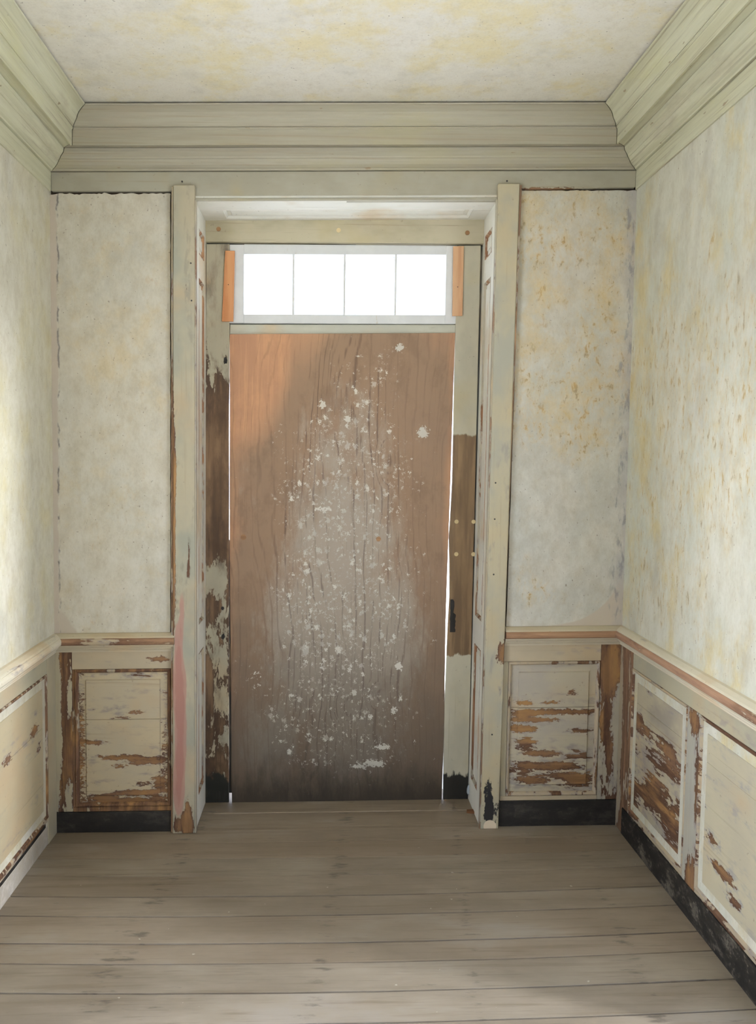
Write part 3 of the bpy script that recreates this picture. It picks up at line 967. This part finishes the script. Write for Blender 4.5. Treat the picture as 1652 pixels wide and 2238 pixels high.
wall_cells('wall_left', [YB - .14, SIDE_Y[0], SIDE_Y[1], 3.95], [-.10, SIDE_Z, HC + .1], {(1, 0)}, FR['L'], 0.0, -0.14, 'plaster_left',
           'left plaster wall, pale cream and yellowed above the chair rail', 'wall')
wall_cells('wall_right', [YB - .14, SIDE_Y[0], SIDE_Y[1], 3.95], [-.10, SIDE_Z, HC + .1], {(1, 0)}, FR['R'], 0.0, -0.14, 'plaster_right',
           'right plaster wall streaked with brown flecks above the chair rail', 'wall')
wall_cells('wall_front', [LX, REAR_X[0], REAR_X[1], RX], [-.10, REAR_Z, HC + .1], {(1, 0)}, lambda u, v, h: (u, YB + h, v), 0.0, -0.14, 'plaster_plain',
           'plain plaster wall with the open doorway behind the viewer', 'wall')
ce = box('ceiling', 'plaster_ceiling', LX - .14, RX + .14, YB - .14, 3.95, HC, HC + .12, bevel=0)
setp(ce, 'cream plaster ceiling with yellowish brushed patches', 'ceiling', kind='structure')

OPL, OPR_T, OPR_B, OPZ = -.547, .673, .661, 2.612       # clear opening between the casings
wb_ = wall_cells('wall_back', [LX, -.568, .695, RX], [-.10, 2.634, HC + .1], {(1, 0)}, FR['B'], -0.016, -0.26, 'dark_core',
                 'end wall with a flaking plaster panel on each side of the boarded doorway', 'wall')


def ragged_panel(x0, x1, z0, z1, jag, mat, seed, hfront=0.0, x0b=None, x1b=None):
    x0b = x0 if x0b is None else x0b
    x1b = x1 if x1b is None else x1b
    """plaster slab with broken edges"""
    rnd = random.Random(seed)
    pts = []

    def side(p, q, j, nx, nz, m):
        for i in range(m):
            t = i / m
            n_ = mnoise.noise(Vector((t * 14 + seed, nx * 3, nz * 7))) * .6 + mnoise.noise(Vector((t * 47 + seed, nx, nz))) * .4
            d = j * (0.5 + n_)
            pts.append((p[0] + (q[0] - p[0]) * t - nx * d, p[1] + (q[1] - p[1]) * t - nz * d))
    L_, Rr, B, T = jag
    side((x0b, z0), (x1b, z0), B, 0, -1, 40)
    side((x1b, z0), (x1, z1), Rr, 1, 0, 140)
    side((x1, z1), (x0, z1), T, 0, 1, 50)
    side((x0, z1), (x0b, z0), L_, -1, 0, 60)
    n = len(pts)
    V = [(x, D - hfront, z) for x, z in pts] + [(x, D + .018, z) for x, z in pts]
    Fc = [tuple(range(n)), tuple(range(2 * n - 1, n - 1, -1))]
    for i in range(n):
        k = (i + 1) % n
        Fc.append((i, k, k + n, i + n))
    return mesh_obj('plaster_panel', V, Fc, mat, wb_, 0)


ragged_panel(LX - .01, -.6490, .80, 2.653, (0, .005, 0, .012), 'plaster_left_panel', 3, x1b=-.6505)
ragged_panel(.7705, RX + .01, .80, 2.657, (.003, 0, 0, .006), 'plaster_right_panel', 8, x0b=.754)

# ------------------------------------------------------------------ cornice: trim_1 end wall, trim_2 left, trim_3 right
CROWN = [(-.01, 2.8575), (.141, 2.8575), (.1415, 2.863), (.147, 2.870), (.155, 2.878), (.160, 2.885), (.163, 2.893), (.170, 2.901), (.182, 2.908), (.196, 2.914), (.203, 2.915), (.205, 2.9195), (-.01, 2.9195)]
CORONA = [(-.01, 2.799), (.124, 2.799), (.126, 2.791), (.133, 2.790), (.1335, 2.848), (.139, 2.851), (.139, 2.856), (-.01, 2.856)]
BED = [(-.01, 2.7335), (.017, 2.7335), (.020, 2.738), (.030, 2.741), (.042, 2.747), (.052, 2.756), (.058, 2.764), (.062, 2.765), (.066, 2.772), (.076, 2.779), (.084, 2.785), (.087, 2.797), (-.01, 2.797)]
FRZ = [(-.01, 2.656), (.006, 2.656), (.009, 2.659), (.009, 2.731), (-.01, 2.731)]


def cornice(name, fr, a, c, ma, mc, mat, label, frieze=True):
    e = empty(name, {'B': (0, D, 2.65), 'L': (LX, 1.5, 2.65), 'R': (RX, 1.5, 2.65)}[fr], label, 'cornice', kind='structure')
    sg = 10
    run(fr, CROWN, a, c, ma, mc, 'crown_moulding', mat, e, sg, wob=.0012, joint=.0020)
    run(fr, CORONA, a, c, ma, mc, 'corona', mat, e, sg, wob=.0012, joint=.0020)
    run(fr, BED, a, c, ma, mc, 'bed_moulding', mat, e, sg, wob=.0012, joint=.0020)
    if frieze:
        run(fr, FRZ, a, c, ma, mc, 'frieze_board', mat, e, sg, wob=.001)
    return e


c1 = cornice('trim_1', 'B', LX, RX, True, True, 'cornice_back', 'moulded wooden cornice along the end wall above the door', frieze=False)
cornice('trim_2', 'L', YB, D, False, True, 'cornice_side', 'moulded wooden cornice along the top of the left wall')
cornice('trim_3', 'R', YB, D, False, True, 'cornice_side', 'moulded wooden cornice along the top of the right wall, cracked across')
# frieze of the end wall drops lower between the door casings
V = []
out_ = [(LX + .009, 2.656), (-.64, 2.6545), (-.64, 2.613), (.765, 2.611), (.765, 2.656), (RX - .009, 2.6645), (RX - .009, 2.731), (LX + .009, 2.731)]
nn_ = len(out_)
V = [(x, D - .009, z) for x, z in out_] + [(x, D + .012, z) for x, z in out_]
Fc = [tuple(range(nn_)), tuple(range(2 * nn_ - 1, nn_ - 1, -1))] + [(i, (i + 1) % nn_, (i + 1) % nn_ + nn_, i + nn_) for i in range(nn_)]
mesh_obj('frieze_board', V, Fc, 'frieze', c1, 0.0015)
# thin edge bead under the frieze, over the opening
box('bead', 'frieze', OPL - .002, OPR_T + .002, D - .017, D - .008, 2.6125, 2.6225, c1, .002)
# dark crack line where the crown meets the ceiling
# ------------------------------------------------------------------ door casings
ca = empty('trim_4', (-.60, D, 0), 'left door casing, cream paint with a pink blotch near its foot', 'casing', kind='structure')
upright('casing_board', 'casing_left', -.640, OPL - .0, -.634, OPL, D - .030, D + .01, 0.0, 2.672, ca, .003, seed=1)
upright('edge_strip', 'backband', -.6485, -.6400, -.6425, -.6345, D - .024, D + .012, 0.0, 2.668, ca, .002, wob=.0015, seed=2)
cb_ = empty('trim_5', (.71, D, 0), 'right door casing, cream paint with black scuffs at its foot', 'casing', kind='structure')
upright('casing_board', 'casing_right', OPR_B, .737, OPR_T, .760, D - .030, D + .01, 0.0, 2.674, cb_, .003, seed=3)
upright('edge_strip', 'backband', .7375, .745, .7605, .770, D - .024, D + .012, 0.86, 2.670, cb_, .002, wob=.0012, seed=4)
upright('inner_bead', 'bead', OPR_B - .006, OPR_B + .001, OPR_T - .006, OPR_T + .001, D - .028, D - .008, 0.0, 2.612, cb_, .002, wob=.001, seed=5)
upright('inner_bead', 'bead', OPL - .001, OPL + .006, OPL - .001, OPL + .006, D - .028, D - .008, 0.0, 2.612, ca, .002, wob=.001, seed=6)
# nail heads and plugged holes on the casings
def disc(name, mat, c, r, axis, depth, parent, n=10, jag=0.0, sx=1.0, sz=1.0, **kw):
    V = []
    for s in (0, 1):
        for i in range(n):
            a = 2 * math.pi * i / n
            rr = r * (1 + jag * random.uniform(-1, 1))
            du, dv = rr * math.cos(a) * sx, rr * math.sin(a) * sz
            if axis == 'y':
                V.append((c[0] + du, c[1] + s * depth, c[2] + dv))
            elif axis == 'z':
                V.append((c[0] + du, c[1] + dv, c[2] - s * depth))
            else:
                V.append((c[0] + s * depth, c[1] + du, c[2] + dv))
    Fc = [tuple(range(n)), tuple(range(2 * n - 1, n - 1, -1))] + [(i, (i + 1) % n, (i + 1) % n + n, i + n) for i in range(n)]
    return mesh_obj(name, V, Fc, mat, parent, 0, **kw)


for (x, z) in ((-.560, 2.21), (-.563, 2.36), (-.598, 2.685)):
    disc('nail', 'iron', (x, D - .0312, z), .0035, 'y', .004, ca)
for (x, z) in ((.690, 1.46), (.690, 1.31), (.712, 2.69), (.70, .405), (.691, 1.08)):
    disc('nail', 'iron', (x, D - .0312 if z < 2.675 else D - .010, z), .0035, 'y', .004, cb_)

# ------------------------------------------------------------------ panelled linings of the recess
RV = {'l': lambda u, v, h: (OPL + h, u, v),
      'r': lambda u, v, h: (OPR_B + (OPR_T - OPR_B) * v / 2.612 - h, u, v),
      's': lambda u, v, h: (u, v, OPZ - h)}
BEAD = [(0, -0.003), (0, 0.0), (0.003, 0.0015), (0.008, -0.002), (0.012, -0.008), (0.012, -0.016), (0, -0.016)]


def lining(name, key, u0, u1, v0, v1, panels, mat, label, horizontal=False):
    F = RV[key]
    e = empty(name, F((u0 + u1) / 2, v0, 0), label, 'door lining', kind='structure')

    def piece(nm, a, c, d_, e_, h0=-.022, h1=0.0, mt=mat):
        q0 = [F(a, d_, h0), F(c, d_, h0), F(c, e_, h0), F(a, e_, h0)]
        q1 = [F(a, d_, h1), F(c, d_, h1), F(c, e_, h1), F(a, e_, h1)]
        return hexa(nm, mt, q0, q1, e, .001)
    pu0, pu1 = panels[0][0], panels[0][1]
    if horizontal:                                   # soffit: one long panel
        a, c, d_, e_ = panels[0]
        piece('stile', u0, u1, v0, d_)
        piece('stile', u0, u1, e_, v1)
        piece('rail', u0, a, d_, e_)
        piece('rail', c, u1, d_, e_)
    else:
        piece('stile', u0, pu0, v0, v1)
        piece('stile', pu1, u1, v0, v1)
        lv = v0
        for (a, c, d_, e_) in panels:
            piece('rail', pu0, pu1, lv, d_)
            lv = e_
        piece('rail', pu0, pu1, lv, v1)
    for (a, c, d_, e_) in panels:
        ring(F, a, c, d_, e_, BEAD, 'panel_moulding', 'reveal_bare' if not horizontal else mat, e)
        V_, F_ = [], []
        us = [a + .010, a + .030, a + .033, c - .033, c - .030, c - .010]
        vs_ = [d_ + .010, d_ + .030, d_ + .033, e_ - .033, e_ - .030, e_ - .010]
        hm = [-.010, -.008, -.003, -.003, -.008, -.010]
        for j, w in enumerate(vs_):
            for i, u in enumerate(us):
                V_.append(F(u, w, min(hm[i], hm[j])))
        for j in range(5):
            for i in range(5):
                q = j * 6 + i
                F_.append((q, q + 1, q + 7, q + 6))
        mesh_obj('panel_board', V_, F_, mat, e, 0)
    return e


FY0 = D - .010
lining('trim_6', 'l', FY0, 3.70, 0.0, OPZ, [(3.445, 3.585, .12, .735), (3.445, 3.585, .86, 2.325), (3.445, 3.585, 2.425, 2.53)], 'reveal',
       'cream panelled lining on the left side of the door recess', False)
lining('trim_7', 'r', FY0, 3.70, 0.0, OPZ, [(3.445, 3.590, .12, .735), (3.445, 3.590, .86, 2.325), (3.445, 3.590, 2.425, 2.53)], 'reveal',
       'cream panelled lining on the right side of the door recess', False)
lining('trim_8', 's', OPL - .02, OPR_T + .02, FY0, 3.70, [(-.455, .60, 3.475, 3.600)], 'reveal_soffit',
       'bright white panelled soffit over the door recess', True)

# ------------------------------------------------------------------ door frame, transom window, boarding
door = empty('door_1', (.06, YD, 0), 'old exterior door frame of heavy timbers set in the recess', 'door frame', kind='structure')
def timber(name, mat, lt, rt_, y0, y1, parent, bevel=.001, **kw):
    """upright board whose two long edges follow measured (x, z) lines"""
    zs = sorted({z for _, z in lt} | {z for _, z in rt_})

    def at(l, z):
        l = sorted(l, key=lambda p: p[1])
        if z <= l[0][1]:
            return l[0][0]
        for (xa, za), (xb, zb) in zip(l, l[1:]):
            if z <= zb:
                return xa + (xb - xa) * (z - za) / max(zb - za, 1e-9)
        return l[-1][0]
    V, Fc = [], []
    for z in zs:
        a, c = at(lt, z), at(rt_, z)
        V += [(a, y0, z), (c, y0, z), (c, y1, z), (a, y1, z)]
    n = len(zs) - 1
    for i in range(n):
        for k in range(4):
            a, c = i * 4 + k, i * 4 + (k + 1) % 4
            Fc.append((a, c, c + 4, a + 4))
    Fc += [(3, 2, 1, 0), (n * 4, n * 4 + 1, n * 4 + 2, n * 4 + 3)]
    return mesh_obj(name, V, Fc, mat, parent, bevel, **kw)


JL = [(-.4396, 0.0), (-.4411, .538), (-.4419, .852), (-.4425, 1.163), (-.4434, 1.522), (-.4450, 1.659), (-.4448, 1.795), (-.4426, 1.918), (-.4433, 2.106), (-.4430, 2.514)]
JR = [(.5457, 0.0), (.5428, .20), (.5424, .42), (.5455, .553), (.5500, .801), (.5552, .945), (.5520, 1.09), (.5474, 1.209), (.5520, 1.30), (.5574, 1.463), (.5575, 1.708), (.5566, 1.912), (.5582, 2.117), (.5610, 2.503)]
PL = [(-.4249, .004), (-.4307, .538), (-.4357, .852), (-.4393, 1.163), (-.4402, 1.522), (-.4401, 1.659), (-.4404, 1.795), (-.4408, 1.918), (-.4413, 2.107)]
PR = [(.5383, .002), (.5425, .315), (.5416, .553), (.5402, .801), (.5415, .945), (.5455, 1.209), (.5490, 1.463), (.5515, 1.708), (.5538, 1.912), (.5567, 2.119)]
jl = timber('jamb', 'jamb_left', [(-.556, 0.0), (-.545, 2.514)], JL, YD, YD + .016, door, label='left jamb, bare brown wood with scraps of cream paint')
jr = timber('jamb', 'jamb_right', JR, [(.658, 0.0), (.662, 2.503)], YD, YD + .016, door, label='right jamb, cream above and below a bare brown stretch')
box('filler_strip', 'gap_dark', -.50, -.420, YD + .026, YD + .05, .035, 1.20, door, .001)  # dark backing added behind the lower left gap, blocks the sky
upright('jamb_strip', 'gap_dark', .659, .700, .6635, .700, YD + .012, YD + .05, 0.0, 2.503, door, .001, seed=13)
hexa('head_beam', 'head_beam', [(-.556, YD - .012, 2.522), (.69, YD - .012, 2.508), (.69, YD - .012, 2.63), (-.556, YD - .012, 2.63)],
     [(-.556, YD + .12, 2.522), (.69, YD + .12, 2.508), (.69, YD + .12, 2.63), (-.556, YD + .12, 2.63)], door, .003)
hexa('transom_bar', 'transom_bar', [(-.4425, YD + .0100, 2.095), (.5605, YD + .0100, 2.095), (.5600, YD + .0100, 2.158), (-.4425, YD + .0100, 2.164)],
     [(-.4425, YD + .09, 2.095), (.5605, YD + .09, 2.095), (.5600, YD + .09, 2.158), (-.4425, YD + .09, 2.164)], door, .002)
box('filler_strip', 'gap_dark', -.55, .68, YD + .020, YD + .055, 2.5145, 2.545, door, .001)  # added dark fillers from here on, blocking sky leaks round the frame
box('filler_strip', 'gap_dark', -.55, -.405, YD + .047, YD + .07, 2.06, 2.53, door, .001)
box('filler_strip', 'gap_dark', .53, .68, YD + .047, YD + .07, 2.11, 2.53, door, .001)
box('filler_strip', 'gap_dark', -.405, .53, YD + .047, YD + .07, 2.10, 2.19, door, .001)
for (x, z) in ((.580, 1.277), (.657, 1.276), (.582, 1.130), (.659, 1.129)):
    disc('dowel', 'dowel', (x, YD - .0015, z), .0095, 'y', .01, jr, 14)
# worn iron strike plate and its mortise
V, Fc = [], []
rnd = random.Random(5)
pl = []
for i in range(16):
    pl.append((.5595 + rnd.uniform(-.001, .0015), .775 + .149 * i / 15))
for i in range(16):
    z = .924 - .149 * i / 15
    w = .024 if z < .86 else .018 + rnd.uniform(-.004, .004)
    pl.append((.5595 + w + rnd.uniform(-.0025, .0025), z))
n_ = len(pl)
V = [(x, YD - .002, z) for x, z in pl] + [(x, YD + .02, z) for x, z in pl]
Fc = [tuple(range(n_)), tuple(range(2 * n_ - 1, n_ - 1, -1))] + [(i, (i + 1) % n_, (i + 1) % n_ + n_, i + n_) for i in range(n_)]
mesh_obj('strike_plate', V, Fc, 'iron', jr, 0, label='black iron strike plate, worn and ragged')
for (x, z, sx, sz) in ((-.461, 2.004, 1, 2.1), (-.470, .895, 1, 1.0), (-.468, .765, 1, 1.6)):
    disc('nail_hole', 'iron', (x, YD - .0008, z), .008, 'y', .004, jl, 9, .3, sx, sz)
for (x, z) in ((.035, 2.568), (.60, 2.555), (-.49, 2.575)):
    disc('peg', 'dowel' if x < .1 and x > -.1 else 'plug', (x, YD - .0135, z), .010, 'y', .01, door, 12)

win = empty('window_1', (.06, YD, 2.16), 'white four pane transom window glaring with daylight over the boarded door', 'window', kind='structure')
SX0, SX1, SZ0, SZ1 = -.4435, .556, 2.163, 2.512
PX0, PX1, PZ0, PZ1 = -.380, .511, 2.203, 2.470
ys0, ys1 = YD + .004, YD + .045
box('stile', 'sash_white', SX0, PX0, ys0, ys1, SZ0 + .006, SZ1, win, .0015)
box('stile', 'sash_white', PX1, SX1 + .004, ys0, ys1, SZ0 - .003, SZ1 - .008, win, .0015)
hexa('rail', 'sash_white', [(PX0, ys0, PZ1), (PX1, ys0, PZ1 - .006), (PX1, ys0, SZ1 - .008), (PX0, ys0, SZ1 + .002)], [(PX0, ys1, PZ1), (PX1, ys1, PZ1 - .006), (PX1, ys1, SZ1 - .008), (PX0, ys1, SZ1 + .002)], win, .0015)
hexa('rail', 'sash_white', [(PX0, ys0, SZ0 + .005), (PX1, ys0, SZ0 - .003), (PX1, ys0, PZ0 - .004), (PX0, ys0, PZ0 + .004)], [(PX0, ys1, SZ0 + .005), (PX1, ys1, SZ0 - .003), (PX1, ys1, PZ0 - .004), (PX0, ys1, PZ0 + .004)], win, .0015)
mxs = [-.162, .064, .290]
for x in mxs:
    box('muntin', 'sash_white', x - .0045, x + .0045, ys0 + .003, ys1 - .003, PZ0 - .005, PZ1 + .004, win, .0015)
lim = [PX0] + mxs + [PX1]
for i in range(4):
    box('glass_pane', 'glass', lim[i] + (.004 if i else -.004), lim[i + 1] - (.004 if i < 3 else -.004), ys0 + .024, ys0 + .027, PZ0 - .006, PZ1 + .005, win, 0)
    # small glazing points in the upper corners
    for sx in (0, 1):
        x = lim[i] + .008 if sx == 0 else lim[i + 1] - .008
        disc('glazing_point', 'iron', (x, ys0 + .016, PZ1 - .012), .0018, 'y', .008, win, 6)

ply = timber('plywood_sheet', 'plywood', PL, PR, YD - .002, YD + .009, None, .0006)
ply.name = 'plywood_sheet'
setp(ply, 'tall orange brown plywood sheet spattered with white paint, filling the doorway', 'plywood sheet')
for (x, z, r) in ((-.377, 1.216, .013), (.230, 1.202, .011)):
    disc('plug', 'plug', (x, YD - .0032, z), r, 'y', .006, ply, 16)


def cleat(name, q, mat, label, hole):
    y0, y1 = YD - .008, YD - .0005
    o = hexa(name, mat, [(x, y0, z) for x, z in q], [(x, y1, z) for x, z in q], None, .001)
    setp(o, label, 'wood strip', 'orange strips holding the transom')
    disc('nail', 'iron', (hole[0], y0 - .0005, hole[1]), .0022, 'y', .003, o, 8)
    return o


cleat('wood_strip', [(-.4755, 2.174), (-.4250, 2.174), (-.4195, 2.482), (-.4615, 2.483)], 'cleat_left', 'bright orange wood strip at the left end of the transom window', (-.447, 2.335))
cleat('wood_strip', [(.5420, 2.193), (.5865, 2.193), (.5865, 2.499), (.5400, 2.498)], 'cleat_right', 'pale orange wood strip at the right end of the transom window', (.563, 2.32))

sh = hexa('wood_shim', 'shim', [(.628, 3.495, .0), (.690, 3.480, .0), (.690, 3.515, .0), (.633, 3.522, .0)], [(.628, 3.495, .006), (.690, 3.480, .012), (.690, 3.515, .012), (.633, 3.522, .006)], None, .001)
setp(sh, 'small dark brown wood wedge on the floor by the right jamb', 'wedge')

# pale lump stuck at the foot of the right jamb
bm = bmesh.new()
bmesh.ops.create_icosphere(bm, subdivisions=2, radius=1)
V = [(.664 + .013 * v.co.x + .004 * v.co.z, YD - .010 + .009 * v.co.y, .052 + .026 * v.co.z * (1 - .2 * v.co.x) + .003 * mnoise.noise(v.co * 2)) for v in bm.verts]
Fc = [tuple(v.index for v in f.verts) for f in bm.faces]
bm.free()
lp = mesh_obj('plaster_lump', V, Fc, 'lump', None, 0, smooth=True)
setp(lp, 'small pale grey plaster lump against the blackened foot of the right jamb', 'plaster lump')

# ------------------------------------------------------------------ chair rails
CAP = [(-.005, .8555), (.012, .8535), (.030, .8455), (.035, .8415), (.035, .8385), (-.005, .8385)]
NOSE = [(-.005, .838), (.036, .838), (.041, .8335), (.0425, .8240), (.041, .8145), (.036, .8100), (.028, .8090), (-.005, .8090)]
COVE = [(-.005, .8085), (.028, .8085), (.027, .803), (.022, .796), (.017, .794), (.017, .790), (.012, .787), (.009, .780), (.009, .776), (-.005, .776)]


def chair_rail(name, fr, a, c, ma, mc, mats, label, dz=0.0):
    e = empty(name, {'B': ((a + c) / 2, D, .78), 'L': (LX, (a + c) / 2, .78), 'R': (RX, (a + c) / 2, .78)}[fr], label, 'chair rail', kind='structure')
    for nm, pr, mt in (('cap', CAP, mats[0]), ('nosing', NOSE, mats[1]), ('cove', COVE, mats[2])):
        run(fr, [(p, z + dz) for p, z in pr], a, c, ma, mc, nm, mt, e, 8, wob=.0008)
    return e


chair_rail('trim_9', 'B', LX, -.632, True, False, ('rail_cap', 'rail_cap_bare', 'rail_cap'), 'short cream chair rail on the end wall left of the door', -.008)
chair_rail('trim_10', 'B', .748, RX, False, True, ('rail_cap', 'rail_cap_bare', 'rail_cap'), 'short chair rail with bare brown nosing on the end wall right of the door')
chair_rail('trim_11', 'L', SIDE_Y[1] + .02, D, False, True, ('rail_side_cap', 'rail_side_cap', 'rail_side_cap'), 'bright cream chair rail running along the left wall', -.008)
chair_rail('trim_12', 'R', SIDE_Y[1] + .02, D, False, True, ('rail_side_cap', 'rail_side_bare', 'rail_side_cap'), 'chair rail with bare orange nosing running along the right wall')

# ------------------------------------------------------------------ wainscot panelling
def wains(name, fr, loc, label):
    return empty(name, loc, label, 'wainscot', kind='structure')


SH = .004     # face of stiles and rails
def panel(e, fr, u0, u1, v0, v1, seams, mat, mould):
    F0 = FR[fr]
    F = lambda u, v, h: F0(u, v, h + SH)
    ring(F, u0, u1, v0, v1, OVOLO, 'panel_moulding', mould, e)
    raised_boards(F, u0 + .014, u1 - .014, v0 + .014, v1 - .014, seams, e, mat)


# end wall, left of the door
e = wains('trim_13', 'B', (-.90, D, 0), 'peeling panel below the chair rail left of the door, cream over brown')
on('B', LX + .0005, -1.066, .088, .777, -.010, SH, 'stile', 'stile_back_left', e)
on('B', -1.0655, -.640, .694, .777, -.010, SH, 'rail', 'toprail', e)
on('B', -1.0655, -.640, .088, .108, -.010, SH, 'rail', 'mould_dark', e)
on('B', -1.0655, -1.0555, .108, .694, -.010, SH, 'edge_strip', 'mould_dark', e)
panel(e, 'B', -1.055, -.652, .109, .693, [.480], 'board_back_left', 'mould_dark')
b0 = on('B', LX + .0005, -.641, 0, .087, -.010, SH + .004, 'baseboard_back', 'black_base', None)
setp(b0, 'black painted baseboard on the end wall left of the door', 'baseboard', kind='structure')

# end wall, right of the door
e = wains('trim_14', 'B', (1.0, D, 0), 'peeling panel below the chair rail right of the door, worn to brown in its lower half')
on('B', 1.158, RX - .0005, .110, .785, -.010, SH, 'stile', 'stile_back_right', e)
on('B', .745, 1.1575, .706, .785, -.010, SH, 'rail', 'toprail', e)
on('B', .745, 1.1575, .110, .129, -.010, SH, 'rail', 'toprail', e)
on('B', .745, .768, .129, .706, -.010, SH, 'edge_strip', 'casing_right', e)
panel(e, 'B', .769, 1.1565, .130, .705, [.508], 'board_back_right', 'mould_right')
b1 = on('B', .742, RX - .0005, 0, .109, -.010, SH + .004, 'baseboard_back', 'black_base', None)
setp(b1, 'black painted baseboard on the end wall right of the door', 'baseboard', kind='structure')

# right wall
e = wains('trim_15', 'R', (RX, 2.6, 0), 'worn panelling of two bays below the chair rail on the right wall')
on('R', 3.288, D - .006, .0, .786, -.003, SH, 'stile', 'stile_right_corner', e)
on('R', 3.2255, 3.2875, .110, .786, -.003, SH, 'stile', 'stile_right_corner', e)
on('R', 2.07, 3.225, .712, .786, -.003, SH, 'rail', 'toprail_side', e)
on('R', 2.07, 3.225, .110, .122, -.003, SH, 'rail', 'mould_side', e)
on('R', 2.628, 2.722, .110, .7115, -.003, SH + .001, 'stile', 'stile_right_mid', e)
on('R', 2.07, 2.12, .122, .7115, -.003, SH, 'stile', 'stile_left', e)
panel(e, 'R', 2.7225, 3.2245, .123, .711, [.585], 'board_right_one', 'mould_side')
panel(e, 'R', 2.1205, 2.6275, .123, .711, [.573], 'board_right_two', 'mould_side')
b2 = on('R', SIDE_Y[1] + .05, 3.2875, 0, .109, -.003, SH + .004, 'baseboard_right', 'black_base_scuffed', None)
setp(b2, 'black baseboard scuffed with white dust along the right wall', 'baseboard', kind='structure')

# left wall
e = wains('trim_16', 'L', (LX, 2.6, 0), 'cream panelling with a few bare patches below the chair rail on the left wall')
on('L', 3.262, D - .006, .0, .777, -.003, SH, 'stile', 'stile_left', e)
on('L', 2.07, 3.2615, .705, .777, -.003, SH, 'rail', 'toprail_side', e)
on('L', 2.07, 3.2615, .098, .112, -.003, SH, 'rail', 'mould_side', e)
on('L', 2.07, 2.62, .112, .7045, -.003, SH, 'stile', 'stile_left', e)
panel(e, 'L', 2.6205, 3.2610, .113, .704, [.500], 'board_left', 'mould_left')
b3 = on('L', SIDE_Y[1] + .05, 3.2615, 0, .078, -.003, .001, 'baseboard_left', 'mortar', None)
setp(b3, 'bare grey mortar band along the foot of the left wall where its board is gone', 'baseboard', kind='structure')
on('L', SIDE_Y[1] + .05, 3.24, .0785, .0975, -.003, .001, 'black_band', 'black_base', b3)
